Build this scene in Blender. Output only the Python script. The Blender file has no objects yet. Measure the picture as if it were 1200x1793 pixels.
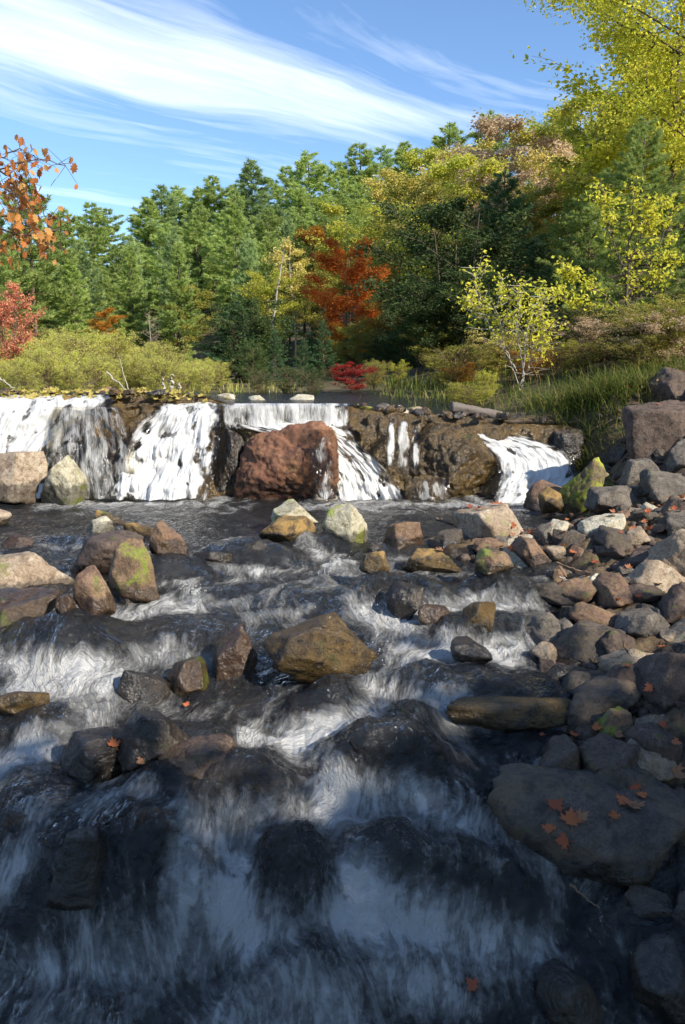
import bpy, bmesh, math, random
import numpy as np
R = math.radians
scene = bpy.context.scene
COL = scene.collection

# ------------------------------------------------------------------ camera
CAM_H, PITCH, F = 1.9, R(10.2), 1367.0          # F: focal length in pixels of the 1200x1793 frame
cam = bpy.data.cameras.new('camera')
cam.sensor_fit = 'VERTICAL'; cam.sensor_height = 23.6
cam.lens = 23.6 * F / 1793.0
cam.clip_start = 0.05; cam.clip_end = 3000
cam_o = bpy.data.objects.new('camera', cam); COL.objects.link(cam_o)
cam_o.location = (0, 0, CAM_H); cam_o.rotation_euler = (R(90) - PITCH, 0, 0)
scene.camera = cam_o

# ------------------------------------------------------------------ sun and sky
SUN_EL, SUN_AZ = R(36), R(53)                   # from the right, a little behind the camera
sdir = (math.cos(SUN_EL) * math.sin(SUN_AZ), -math.cos(SUN_EL) * math.cos(SUN_AZ), math.sin(SUN_EL))
SUNV = np.array(sdir)
sl = bpy.data.lights.new('sun', 'SUN'); sl.energy = 5.0; sl.angle = R(0.53); sl.color = (1.0, 0.93, 0.80)
so = bpy.data.objects.new('sun', sl); COL.objects.link(so)
from mathutils import Vector
so.rotation_euler = Vector(sdir).to_track_quat('Z', 'Y').to_euler()
so.location = (10, -10, 20)
world = bpy.data.worlds.new('World'); scene.world = world; world.use_nodes = True
scene.view_settings.view_transform = 'Standard'; scene.view_settings.look = 'None'
scene.view_settings.gamma = 1.0; scene.view_settings.exposure = 0.70
scene.view_settings.use_curve_mapping = False
scene.cycles.max_bounces = 7; scene.cycles.transparent_max_bounces = 10
scene.cycles.diffuse_bounces = 3; scene.cycles.glossy_bounces = 3; scene.cycles.transmission_bounces = 4
scene.cycles.caustics_reflective = False; scene.cycles.caustics_refractive = False
scene.cycles.sample_clamp_indirect = 4.0
scene.cycles.use_denoising = True

class NT:
    """small helper to write node trees"""
    def __init__(s, tree): s.t = tree; s.n = tree.nodes; s.l = tree.links
    def node(s, typ, ins=None, **kw):
        n = s.n.new(typ)
        for k, v in kw.items(): setattr(n, k, v)
        for k, v in (ins or {}).items(): s.put(n.inputs[k], v)
        return n
    def put(s, sock, v):
        if isinstance(v, bpy.types.NodeSocket): s.l.new(v, sock)
        elif isinstance(v, bpy.types.Node): s.l.new(v.outputs[0], sock)
        else: sock.default_value = v
    def math(s, op, a, b=0.0, c=None, clamp=False):
        n = s.n.new('ShaderNodeMath'); n.operation = op; n.use_clamp = clamp
        s.put(n.inputs[0], a); s.put(n.inputs[1], b)
        if c is not None: s.put(n.inputs[2], c)
        return n.outputs[0]
    def ramp(s, v, lo, hi, a=0.0, b=1.0, smooth=True):
        n = s.n.new('ShaderNodeMapRange'); n.interpolation_type = 'SMOOTHSTEP' if smooth else 'LINEAR'
        s.put(n.inputs[0], v); s.put(n.inputs[1], lo); s.put(n.inputs[2], hi); s.put(n.inputs[3], a); s.put(n.inputs[4], b)
        return n.outputs[0]
    def mix(s, f, a, b, mode='MIX'):
        n = s.n.new('ShaderNodeMix'); n.data_type = 'RGBA'; n.blend_type = mode
        s.put(n.inputs[0], f); s.put(n.inputs[6], a); s.put(n.inputs[7], b)
        return n.outputs[2]
    def noise(s, vec, scale, detail=4, rough=0.55, dist=0.0):
        n = s.n.new('ShaderNodeTexNoise'); s.put(n.inputs['Vector'], vec)
        n.inputs['Scale'].default_value = scale; n.inputs['Detail'].default_value = detail
        n.inputs['Roughness'].default_value = rough; n.inputs['Distortion'].default_value = dist
        return n.outputs[0]
    def mapping(s, vec, scale=(1, 1, 1), rot=(0, 0, 0), loc=(0, 0, 0)):
        n = s.n.new('ShaderNodeMapping'); s.put(n.inputs[0], vec)
        n.inputs['Location'].default_value = loc; n.inputs['Rotation'].default_value = rot; n.inputs['Scale'].default_value = scale
        return n.outputs[0]
def c4(c): return (c[0], c[1], c[2], 1.0)

def build_world():
    t = NT(world.node_tree)
    for n in list(t.n): t.n.remove(n)
    sky = t.node('ShaderNodeTexSky', sky_type='NISHITA', sun_disc=False)
    sky.sun_elevation = SUN_EL
    sky.sun_rotation = math.pi - SUN_AZ          # same direction as the sun lamp
    sky.altitude = 200; sky.air_density = 1.0; sky.dust_density = 0.3; sky.ozone_density = 2.0
    tc = t.node('ShaderNodeTexCoord')
    sp = t.node('ShaderNodeSeparateXYZ', {0: tc.outputs['Generated']})
    zc = t.math('MAXIMUM', sp.outputs[2], 0.03)
    px = t.math('DIVIDE', sp.outputs[0], zc); py = t.math('DIVIDE', sp.outputs[1], zc)
    # cloud plane; streaks run towards +x +y. u along, w across
    ca, sa = math.cos(R(44)), math.sin(R(44))
    u = t.math('ADD', t.math('MULTIPLY', px, ca), t.math('MULTIPLY', py, sa))
    w = t.math('SUBTRACT', t.math('MULTIPLY', py, ca), t.math('MULTIPLY', px, sa))
    uw = t.node('ShaderNodeCombineXYZ', {0: u, 1: w, 2: 0.0})
    warp = t.noise(t.mapping(uw, (0.5, 0.9, 1)), 1.0, 3, 0.5)
    w2 = t.math('ADD', w, t.math('MULTIPLY', t.math('SUBTRACT', warp, 0.5), 0.9))
    uw2 = t.node('ShaderNodeCombineXYZ', {0: t.math('MULTIPLY', u, 0.42), 1: t.math('MULTIPLY', w2, 2.6), 2: 0.0})
    st = t.noise(uw2, 1.0, 8, 0.60, 0.4)
    uw3 = t.node('ShaderNodeCombineXYZ', {0: t.math('MULTIPLY', u, 1.6), 1: t.math('MULTIPLY', w2, 11.0), 2: 3.0})
    fine = t.noise(uw3, 1.0, 6, 0.62, 0.3)
    # broad density of the cirrus: one main bank crossing the sky, thinner veils beside it
    bank = t.math('MULTIPLY', t.ramp(w2, 1.70, 2.45), t.ramp(w2, 2.45, 2.95, 1.0, 0.0))
    bank = t.math('MULTIPLY', bank, t.ramp(u, 2.2, 3.3, 1.0, 0.0))
    veil = t.noise(t.mapping(uw, (0.35, 1.1, 1), loc=(2.3, 4.1, 0)), 1.0, 3, 0.5)
    dens = t.math('ADD', t.math('MULTIPLY', bank, 0.34), t.math('MULTIPLY', veil, 0.50))
    v = t.math('ADD', dens, t.math('MULTIPLY', st, 0.95))
    v = t.math('ADD', v, t.math('MULTIPLY', fine, 0.34))
    m = t.ramp(v, 0.91, 1.60, smooth=False)
    m = t.math('MULTIPLY', m, t.ramp(sp.outputs[2], 0.02, 0.16))
    cloud = t.node('ShaderNodeRGB'); cloud.outputs[0].default_value = (8.2, 8.6, 9.2, 1)
    # deepen the blue a little, as the photograph's sky shows
    blue = t.mix(1.0, sky.outputs[0], (0.84, 0.98, 1.12, 1), 'MULTIPLY')
    col = t.mix(t.math('MULTIPLY', m, 0.93), blue, cloud.outputs[0])
    bg = t.node('ShaderNodeBackground', {'Color': col, 'Strength': 0.125})
    out = t.node('ShaderNodeOutputWorld', {0: bg.outputs[0]})
build_world()
scene.world.cycles.sampling_method = 'MANUAL'; scene.world.cycles.sample_map_resolution = 512

# ------------------------------------------------------------------ noise in numpy
_rs = np.random.RandomState(7)
_perm = _rs.permutation(512).astype(np.int64); _perm = np.concatenate([_perm, _perm, _perm])
_g = _rs.normal(size=(512, 3)); _g /= np.linalg.norm(_g, axis=1)[:, None]
def pn(x, y, z=0.0):
    x, y, z = np.broadcast_arrays(np.asarray(x, float), np.asarray(y, float), np.asarray(z, float))
    xi, yi, zi = np.floor(x).astype(np.int64), np.floor(y).astype(np.int64), np.floor(z).astype(np.int64)
    xf, yf, zf = x - xi, y - yi, z - zi
    u, v, w = [a * a * a * (a * (a * 6 - 15) + 10) for a in (xf, yf, zf)]
    def corner(a, b, c):
        h = _perm[(_perm[(_perm[(xi + a) & 511] + ((yi + b) & 511))& 511] + ((zi + c) & 511)) & 511]
        g = _g[h]
        return g[..., 0] * (xf - a) + g[..., 1] * (yf - b) + g[..., 2] * (zf - c)
    l = lambda t, a, b: a + t * (b - a)
    return l(w, l(v, l(u, corner(0,0,0), corner(1,0,0)), l(u, corner(0,1,0), corner(1,1,0))),
                l(v, l(u, corner(0,0,1), corner(1,0,1)), l(u, corner(0,1,1), corner(1,1,1))))
def fbm(x, y, z=0.0, o=4, gain=0.5):
    s, a, f = 0.0, 1.0, 1.0
    for i in range(o):
        s = s + a * pn(x * f + 17.3 * i, y * f + 5.1 * i, np.asarray(z) * f + 9.7 * i); a *= gain; f *= 2.03
    return s
def sstep(a, b, x):
    t = np.clip((x - a) / (b - a), 0, 1); return t * t * (3 - 2 * t)

# ------------------------------------------------------------------ picture <-> place
cp, sp_ = math.cos(PITCH), math.sin(PITCH)
def ray(u, v):
    a, b = (u - 600.0) / F, (896.5 - v) / F
    return a, cp + b * sp_, -sp_ + b * cp
def at(u, v, Y):
    a, b, c = ray(u, v); t = Y / b
    return np.array([a * t, Y, CAM_H + c * t])
def xat(u, v, Y): return at(u, v, Y)[0]
_tv = [0.0, 1.0, 2.0, 2.40, 2.56, 2.75, 2.93, 3.15, 3.5, 3.95, 4.50, 4.75, 4.95, 5.5, 6.3, 8.9, 12]
_tz = [-.75, -.6, -.46, -.38, -.30, -.20, -.08, .03, .14, .24, .33, .37, .45, .48, .50, .50, .50]
def zb(y):
    s = 0
    for d in (-.10, -.05, 0, .05, .10): s = s + np.interp(np.asarray(y) + d, _tv, _tz)
    return s / 5
def hitw(u, v):
    """where the picture ray meets the mean water surface"""
    a, b, c = ray(u, v)
    t = 1.0
    ts = np.linspace(1.5, 12, 2400) ; zz = CAM_H + c * ts; yy = b * ts
    k = np.argmax(zz < zb(yy)); 
    if not (zz < zb(yy)).any(): k = -1
    return np.array([a * ts[k], yy[k], zb(yy[k])])

# water humps over sunken rocks: centre u, v of the crown, half width px, height m, length up, length down, foam on face
HUMPS = [
 (205,1575,190,.15,.30,.20,.30), (520,1585,95,.13,.22,.15,.22), (425,1425,130,.13,.25,.17,.42), (675,1375,115,.15,.26,.17,.45),
 (735,1580,115,.10,.2,.14,.62), (880,1600,80,.05,.2,.12,.3), (640,1545,60,.06,.1,.1,.75), (150,1155,85,.12,.3,.17,.62), (60,1130,90,.06,.3,.16,.3),
 (570,1255,70,.07,.2,.12,.60), (840,1235,190,.07,.3,.11,.25), (430,985,85,.09,.35,.16,.30), (300,1010,50,.08,.25,.13,.22),
 (700,1040,45,.06,.2,.09,.8), (760,1060,35,.05,.2,.08,.75), (895,1050,55,.07,.25,.09,.85), (840,1040,40,.05,.2,.07,.5), (650,1045,30,.05,.2,.08,.7),
 (820,1120,70,.06,.25,.1,.5), (330,1330,90,.05,.2,.12,.3), (70,1290,70,.05,.2,.15,.7), (60,1450,110,.06,.25,.15,.4),
 (560,1740,150,.05,.2,.14,.5), (960,1320,120,.03,.2,.1,.1), (560,960,60,.06,.3,.14,.55), (700,970,60,.04,.3,.12,.3),
 (260,1425,70,.06,.2,.14,.55), (840,1420,90,.04,.2,.15,.25), (330,1120,90,.05,.3,.15,.35), (110,950,90,.03,.3,.12,.1), (850,930,30,.02,.2,.1,.1),
 (980,1000,50,.02,.2,.1,.15), (930,1110,60,.04,.2,.1,.3), (720,1290,60,.05,.15,.1,.4),
]
# foam strokes: polyline in the picture laid on the water, half width px, strength
STROKES = [
 ([(80,886),(170,882),(260,884),(385,880)],11,1.2), ([(540,884),(640,886),(725,880)],11,1.2), ([(715,882),(800,886),(870,888)],8,1.0), ([(850,886),(950,890),(1010,884)],13,1.25),
 ([(150,898),(300,902),(420,896)],12,.45), ([(600,896),(800,900),(930,902)],12,.4),
 ([(400,950),(470,940),(560,975),(620,1000),(560,1035),(430,1060),(300,1085),(150,1110)],15,.72),
 ([(470,945),(520,962)],9,1.0), ([(600,985),(560,1020),(470,1050)],11,1.1), ([(660,1000),(620,1040),(600,1075)],12,.6),
 ([(330,1035),(350,1055)],13,1.2), ([(290,1060),(220,1085),(120,1120)],12,.55), ([(540,1070),(440,1085),(380,1090)],10,.65),
 ([(650,1050),(690,1100),(720,1150),(745,1190),(700,1215),(600,1225)],26,.98), ([(720,1080),(770,1130),(800,1160)],20,.8), ([(860,1100),(930,1110),(900,1150),(840,1170)],17,.7),
 ([(590,1225),(680,1210),(800,1190),(900,1180)],22,.8), ([(650,1270),(760,1265),(860,1225)],18,.62), ([(560,1300),(640,1290),(740,1290)],14,.5),
 ([(60,1210),(130,1240),(90,1300),(40,1360),(0,1400)],30,1.0), ([(200,1200),(180,1260)],20,.7), ([(0,1180),(60,1165)],14,.5), ([(130,1150),(200,1190),(215,1225)],18,.45),
 ([(430,1300),(500,1310),(560,1345),(575,1400),(560,1460),(545,1530)],15,.88), ([(480,1420),(530,1480),(545,1540)],18,.45), ([(575,1330),(640,1345)],12,.6),
 ([(300,1370),(420,1365),(520,1350)],14,.35), ([(190,1420),(250,1440),(240,1490)],16,.55), ([(60,1500),(0,1480)],16,.5), ([(30,1410),(150,1400)],12,.45),
 ([(170,1500),(230,1530),(320,1560),(390,1600),(425,1650),(425,1720),(400,1793)],17,1.05), ([(240,1520),(330,1575),(370,1620)],24,.6), ([(430,1620),(480,1570),(540,1550)],9,.8),
 ([(590,1420),(620,1500),(640,1560)],18,.55), ([(640,1520),(700,1540),(720,1580),(620,1650)],24,.7), ([(720,1600),(790,1565),(870,1560)],13,.85), ([(690,1640),(740,1700),(620,1760)],20,.5),
 ([(400,1793),(520,1760),(640,1740),(760,1730)],24,.75), ([(870,1460),(885,1520),(890,1560)],9,.8), ([(620,1600),(600,1700),(500,1770)],16,.5), ([(760,1380),(820,1410)],12,.3),
 ([(0,1560),(90,1545)],12,.4), ([(800,1750),(900,1760)],16,.3), ([(0,1100),(100,1095)],10,.3), ([(840,1010),(950,1020)],7,.4), ([(690,985),(640,1010)],8,.5),
]
_H = []
for (u, v, hw, h, lu, ld, fo) in HUMPS:
    p = hitw(u, v); _H.append((p[0], p[1], hw * p[1] / F, h * 2.0, lu * .9, ld, fo * .75))
_S = []
for pts, hw, s in STROKES:
    P = [hitw(*q) for q in pts]
    _S.append((np.array([(p[0], p[1]) for p in P]), [hw * p[1] / F for p in P], s))
def seg_dist(x, y, pts, ws):
    """smallest distance / width; the stroke is longer in depth than across, as the slope is seen"""
    best = np.full(x.shape, 9.0)
    for i in range(len(pts) - 1):
        a, b = pts[i], pts[i + 1]; w = 0.5 * (ws[i] + ws[i + 1])
        d = b - a; L = max(1e-9, d @ d)
        t = np.clip(((x - a[0]) * d[0] + (y - a[1]) * d[1]) / L, 0, 1)
        q = np.hypot(x - a[0] - t * d[0], (y - a[1] - t * d[1]) * np.interp(y, [7, 8.2], [.8, .09])) / w
        best = np.minimum(best, q)
    return best
_YS = [2.3, 2.9, 3.3, 4.2, 5.0, 6.5, 8.6, 9.6]; 
_shore_v = [(3.0, 1.55), (3.4, 1.15), (4.0, 1.25), (4.6, 1.45), (5.3, 1.75), (6.2, 1.9), (7.2, 2.3), (8.8, 2.75), (9.6, 2.9)]
def shore(y): return np.interp(y, [0, 2.4] + [a for a, b in _shore_v], [2.2, 1.9] + [b for a, b in _shore_v])
def water(x, y, want=False):
    x = np.asarray(x, float); y = np.asarray(y, float)
    wob = 0.10 * fbm(x * 1.1, y * 0.6, 3.3, 2)
    z = zb(y + wob * sstep(8, 5, y))
    foam = np.zeros(x.shape); turb = 0.80 + 0.20 * sstep(6.6, 5.2, y)
    turb = turb * (1 - 0.65 * sstep(1.0, 1.5, x) * sstep(3.4, 2.8, y))
    for cx, cy, wx, h, lu, ld, fo in _H:
        dx, dy = x - cx, y - cy
        m = (np.abs(dx) < 3 * wx) & (np.abs(dy) < 3 * max(lu, ld))
        if not m.any(): continue
        dx, dy = dx[m] + 0.25 * wx * fbm(x[m] * 4, y[m] * 4, 7.7, 2), dy[m]
        g = np.where(dy > 0, np.exp(-(dy / lu) ** 2), np.exp(-np.abs(dy / ld) ** 2.6)) * np.exp(-np.abs(dx / wx) ** 2.6)
        z[m] += h * g
        face = np.exp(-((dy + ld * 0.9) / (ld * .8)) ** 2) * np.exp(-np.abs(dx / wx) ** 3)
        foam[m] += fo * face * 0.75
        foot = np.exp(-((dy + ld * 1.75) / (ld * .45)) ** 2) * np.exp(-np.abs(dx / wx) ** 3)
        foam[m] += (fo * .6 + .35) * foot; z[m] += 0.16 * h * foot
    wx_ = x + .07 * fbm(x * 3, y * 3, 31.0, 4); wy_ = y + .10 * fbm(x * 3, y * 3, 41.0, 4)
    for pts, ws, s in _S:
        q = seg_dist(wx_, wy_, pts, ws)
        k = min(s, 1.0) * (.92 + .30 * sstep(4.2, 3.2, y)) * np.exp(-(q * 0.62) ** 2)
        foam = np.maximum(foam, k) + 0.3 * np.minimum(foam, k); 
        z = z + 0.022 * k * sstep(8, 6, y)
    n1 = fbm(x * 3.2, y * 2.2, 0.5, 3); n2 = fbm(x * 9, y * 6.5, 1.5, 3); n3 = fbm(x * 34, y * 17, 4.5, 3)
    rid = 1 - np.abs(fbm(x * 6.5, y * 4.6, 8.5, 4)) * 2
    z = z + turb * (0.030 * n1 + 0.018 * n2 + 0.0055 * n3 * (0.5 + 2.2 * foam) + 0.016 * rid)
    if want:
        foam = foam + (0.17 + .14 * sstep(4.2, 3.2, y)) * turb * (rid - 0.25) + 0.15 * turb * n1 + 0.04 * turb
        foam = foam * (1 - 0.55 * sstep(1.0, 1.4, x) * sstep(5.0, 4.2, y))
        return z, np.clip(foam, 0, 1.5), turb
    return z

CREST_Y = 9.3
def crest(x):
    x = np.asarray(x, float)
    return np.interp(x, [-3, -1.75, -1.3, .05, .3, 1.2, 3], [1.645, 1.64, 1.53, 1.525, 1.48, 1.38, 1.36]) + .05 * pn(x * 3.1, 1.1) * (1 - sstep(-1.5, -1.2, x) * sstep(.2, 0, x))
def ground(x, y):
    """bed, banks, pond floor and the wooded hill in one height function"""
    x = np.asarray(x, float); y = np.asarray(y, float)
    bed = zb(y) - 0.12 + 0.05 * fbm(x * 3.0, y * 3.0, 2.2, 4)
    xs = shore(y)
    d = x - xs
    slope = 0.16 + 0.80 * sstep(6.2, 8.6, y)
    bank = np.where(d > 0, d * slope, d * 0.22)
    lip = np.clip(bank, -0.2, 1.5 + 0.12 * np.maximum(d, 0)) + 0.13
    g = bed + np.where(d > -0.7, sstep(-0.7, 0.0, d) * np.maximum(lip, 0), 0)
    # stone bar that crosses below the pool
    bar = np.exp(-((y - (6.05 - 0.1 * (x - 1))) / 0.42) ** 2) * sstep(0.15, 0.9, x)
    g = g + 0.17 * bar
    g = g + 0.75 * sstep(-3.4, -5.2, x) * sstep(9, 8, y)
    # above the crest
    up = 1.32 + 0.02 * (y - 9.3)
    xr = np.interp(y, [9.3, 12, 16, 22, 30], [2.9, 1.7, 0.7, 0.4, 0.0])
    kr_ = sstep(-1.0, 0.6, x - xr)
    up = up + 0.22 * np.maximum(x - xr, 0) * sstep(70, 20, y)
    yl = 11.2 + 0.4 * pn(x * .5, 2)
    up = up + 0.24 * np.maximum(sstep(yl - 1, yl + 1.2, y), kr_)
    hill = 9.0 * sstep(30, 105, y + 0.55 * x) + 3.0 * sstep(20, 60, y + 1.2 * x)
    up = up + hill + 0.25 * fbm(x * .25, y * .25, 5, 3) * sstep(12, 25, y)
    k = sstep(9.0, 9.45, y + 0.35 * sstep(2.6, 3.2, x))
    # right bank is continuous across the crest
    return g * (1 - k) + up * k
def ground1(x, y): return float(ground(np.array([x]), np.array([y]))[0])
def surf1(x, y):
    if y < 9.2 and x < float(shore(y)): return max(float(zb(y)), ground1(x, y))
    return ground1(x, y)
def hits(u, v, y0=1.5, y1=40):
    a, b, c = ray(u, v)
    ys = np.concatenate([np.linspace(y0, 12, 900), np.linspace(12.02, y1, 600)])
    t = ys / b; xx = a * t; zz = CAM_H + c * t
    g = ground(xx, ys); g = np.where((ys < 9.2), np.maximum(g, water(xx, ys)), g)
    m = zz < g
    k = int(np.argmax(m)) if m.any() else len(ys) - 1
    return np.array([xx[k], ys[k], g[k]])

# ------------------------------------------------------------------ object helpers
def tag(o, label=None, cat=None, group=None, kind=None):
    if label: o['label'] = label
    if cat: o['category'] = cat
    if group: o['group'] = group
    if kind: o['kind'] = kind
    return o
def mesh_np(name, verts, faces, smooth=True):
    """faces: int array n x 3 or n x 4"""
    me = bpy.data.meshes.new(name)
    verts = np.asarray(verts, np.float32); faces = np.asarray(faces, np.int32)
    n, k = faces.shape
    me.vertices.add(len(verts)); me.vertices.foreach_set('co', verts.ravel())
    me.loops.add(n * k); me.loops.foreach_set('vertex_index', faces.ravel())
    me.polygons.add(n); me.polygons.foreach_set('loop_start', np.arange(0, n * k, k, dtype=np.int32))
    me.polygons.foreach_set('loop_total', np.full(n, k, np.int32))
    me.polygons.foreach_set('use_smooth', np.full(n, smooth))
    me.update(calc_edges=True)
    return me
def attr(me, name, vals):
    a = me.attributes.new(name, 'FLOAT', 'POINT'); a.data.foreach_set('value', np.asarray(vals, np.float32).ravel())
def uvs(me, U, V, faces):
    l = me.uv_layers.new(name='flow'); idx = np.asarray(faces).ravel()
    l.data.foreach_set('uv', np.stack([U.ravel()[idx], V.ravel()[idx]], 1).astype(np.float32).ravel())
def link(name, me, mat=None, parent=None, loc=None):
    o = bpy.data.objects.new(name, me); COL.objects.link(o)
    if mat is not None: me.materials.append(mat)
    if parent is not None: o.parent = parent
    if loc is not None: o.location = loc
    return o
def empty(name, loc=(0, 0, 0)):
    o = bpy.data.objects.new(name, None); COL.objects.link(o); o.location = loc; o.empty_display_size = 0.2
    return o
def grid_faces(nr, nc):
    i = np.arange(nr - 1)[:, None] * nc + np.arange(nc - 1)[None, :]
    return np.stack([i, i + 1, i + nc + 1, i + nc], -1).reshape(-1, 4)

# ------------------------------------------------------------------ materials
def new_mat(name):
    m = bpy.data.materials.new(name); m.use_nodes = True
    t = NT(m.node_tree)
    for n in list(t.n): t.n.remove(n)
    t.out = t.node('ShaderNodeOutputMaterial')
    return m, t
def rock_mat(name, ca, cb, cc, moss=0.0, moss_col=(.16, .20, .03), lichen=0.0, gloss=0.35, bump=0.5, ochre=0.0, scale=1.0):
    m, t = new_mat(name)
    tc = t.node('ShaderNodeTexCoord'); oi = t.node('ShaderNodeObjectInfo')
    off = t.node('ShaderNodeVectorMath', operation='SCALE'); t.put(off.inputs[0], (13.1, 7.7, 5.3)); t.put(off.inputs['Scale'], oi.outputs['Random'])
    v = t.node('ShaderNodeVectorMath', {0: tc.outputs['Object'], 1: off.outputs[0]}, operation='ADD').outputs[0]
    n1 = t.noise(v, 3.2 * scale, 5, .6, .4); n2 = t.noise(v, 15 * scale, 6, .68, .3); n3 = t.noise(v, 85 * scale, 4, .75)
    col = t.mix(t.ramp(n1, .38, .62), c4(ca), c4(cb))
    col = t.mix(t.ramp(n2, .45, .66), col, c4(cc))
    # mineral speckle
    sp = t.ramp(n3, .36, .62, .74, 1.28)
    col = t.mix(1.0, col, t.node('ShaderNodeCombineColor', {0: sp, 1: sp, 2: sp}).outputs[0], 'MULTIPLY')
    # cracks and layers
    vr = t.node('ShaderNodeTexVoronoi', feature='DISTANCE_TO_EDGE'); t.put(vr.inputs['Vector'], t.node('ShaderNodeVectorMath', {0: v, 1: t.node('ShaderNodeVectorMath', {0: t.node('ShaderNodeTexNoise', {'Vector': v, 'Scale': 5.0}).outputs[1], 1: (.35, .35, .35)}, operation='MULTIPLY').outputs[0]}, operation='ADD').outputs[0])
    vr.inputs['Scale'].default_value = 3.4 * scale
    crack = t.ramp(vr.outputs[0], 0.0, 0.014)
    col = t.mix(t.math('MULTIPLY', t.math('SUBTRACT', 1.0, crack), t.ramp(n1, .52, .66)), col, (0.05, 0.04, 0.03, 1))
    if ochre:
        n4 = t.noise(v, 6.0 * scale, 5, .65, .8)
        col = t.mix(t.math('MULTIPLY', t.ramp(n4, .46, .64), ochre), col, (0.33, 0.205, 0.065, 1))
    if lichen:
        n5 = t.noise(v, 9.0 * scale, 5, .7)
        col = t.mix(t.math('MULTIPLY', t.ramp(n5, .56, .68), lichen), col, (0.52, 0.50, 0.42, 1))
    geo = t.node('ShaderNodeNewGeometry'); nz = t.node('ShaderNodeSeparateXYZ', {0: geo.outputs['Normal']}).outputs[2]
    mk = 0.0
    if moss:
        n6 = t.noise(v, 4.2 * scale, 6, .7, .4)
        mk = t.math('MULTIPLY', t.ramp(t.math('ADD', n6, t.math('MULTIPLY', nz, 0.05)), .64 - .16 * moss, .74 - .14 * moss), min(1, .5 + moss))
        n7 = t.noise(v, 60, 3, .6)
        mc = t.mix(n7, c4([k * .5 for k in moss_col]), c4([k * 1.35 for k in moss_col]))
        col = t.mix(mk, col, mc)
    wet = t.node('ShaderNodeAttribute', attribute_name='wet').outputs['Fac']
    wetn = t.ramp(t.math('ADD', wet, t.math('MULTIPLY', t.math('SUBTRACT', n2, .5), .9)), .35, .65)
    dk = t.math('SUBTRACT', 1.0, t.math('MULTIPLY', wetn, 0.66))
    col = t.mix(1.0, col, t.node('ShaderNodeCombineColor', {0: dk, 1: t.math('MULTIPLY', dk, .98), 2: t.math('MULTIPLY', dk, .92)}).outputs[0], 'MULTIPLY')
    ro = t.math('ADD', t.math('MULTIPLY', t.math('SUBTRACT', 1.0, wetn), .55), t.math('ADD', .11, t.math('MULTIPLY', n2, .20)))
    h = t.math('ADD', t.math('MULTIPLY', n2, .7), t.math('MULTIPLY', n3, .22))
    h = t.math('ADD', h, t.math('MULTIPLY', crack, .08))
    h = t.math('ADD', h, t.math('MULTIPLY', n1, .8))
    bp = t.node('ShaderNodeBump', {'Height': h, 'Strength': bump, 'Distance': 0.075 / scale})
    b = t.node('ShaderNodeBsdfPrincipled', {'Base Color': col, 'Roughness': ro, 'Normal': bp.outputs[0]})
    b.inputs['Specular IOR Level'].default_value = gloss
    t.l.new(b.outputs[0], t.out.inputs[0])
    return m
M = {}
M['tan'] = rock_mat('tan_granite', (.27, .205, .15), (.37, .30, .23), (.18, .125, .085), moss=.12, lichen=.5)
M['pale'] = rock_mat('pale_granite', (.40, .37, .30), (.48, .45, .37), (.26, .22, .15), moss=.10, lichen=.6, moss_col=(.22, .25, .05))
M['palemoss'] = rock_mat('pale_granite_mossy', (.34, .31, .23), (.42, .39, .30), (.20, .17, .11), moss=.55, lichen=.6, moss_col=(.28, .33, .06))
M['brown'] = rock_mat('brown_rock', (.155, .090, .060), (.21, .135, .090), (.085, .052, .040), moss=.16, ochre=.22, gloss=.5)
M['brownmoss'] = rock_mat('brown_rock_mossy', (.16, .095, .060), (.20, .135, .085), (.085, .055, .035), moss=.62, moss_col=(.19, .22, .035), ochre=.2, gloss=.5)
M['red'] = rock_mat('red_granite', (.17, .070, .040), (.24, .115, .065), (.10, .045, .028), moss=.14, ochre=.10, gloss=.5, bump=.6, moss_col=(.15, .13, .03))
M['amber'] = rock_mat('algae_stained_rock', (.19, .115, .038), (.31, .19, .055), (.060, .040, .022), moss=.18, ochre=.8, gloss=.6, bump=.7)
M['dark'] = rock_mat('dark_wet_rock', (.060, .048, .040), (.095, .072, .058), (.030, .024, .022), moss=.14, ochre=.14, gloss=.6, moss_col=(.09, .10, .025))
M['grey'] = rock_mat('grey_rock', (.115, .098, .085), (.165, .142, .122), (.06, .051, .045), moss=.12, lichen=.25, moss_col=(.13, .14, .04))
M['redbank'] = rock_mat('reddish_bank_rock', (.088, .062, .052), (.125, .088, .072), (.05, .036, .031), moss=.10, lichen=.12)
M['moss'] = rock_mat('mossy_rock', (.13, .10, .06), (.17, .13, .08), (.07, .055, .035), moss=1.35, moss_col=(.32, .34, .05), ochre=.3)
M['bed'] = rock_mat('stream_bed', (.080, .056, .036), (.12, .084, .052), (.038, .028, .021), moss=.05, ochre=.22, gloss=.4, scale=1.3)

def ground_mat():
    m, t = new_mat('forest_floor')
    geo = t.node('ShaderNodeNewGeometry'); v = geo.outputs['Position']
    n1 = t.noise(v, .5, 5, .6); n2 = t.noise(v, 6, 6, .7); n3 = t.noise(v, 40, 3, .7)
    col = t.mix(t.ramp(n1, .42, .6), (.060, .055, .022, 1), (.115, .080, .040, 1))
    col = t.mix(t.ramp(n2, .45, .7), col, (.055, .085, .020, 1))
    col = t.mix(t.ramp(n3, .5, .72), col, (.20, .11, .045, 1))
    bp = t.node('ShaderNodeBump', {'Height': t.math('ADD', n2, t.math('MULTIPLY', n3, .5)), 'Strength': .8, 'Distance': .08})
    b = t.node('ShaderNodeBsdfPrincipled', {'Base Color': col, 'Roughness': .95, 'Normal': bp.outputs[0]})
    t.l.new(b.outputs[0], t.out.inputs[0]); return m
M['floor'] = ground_mat()

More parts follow.
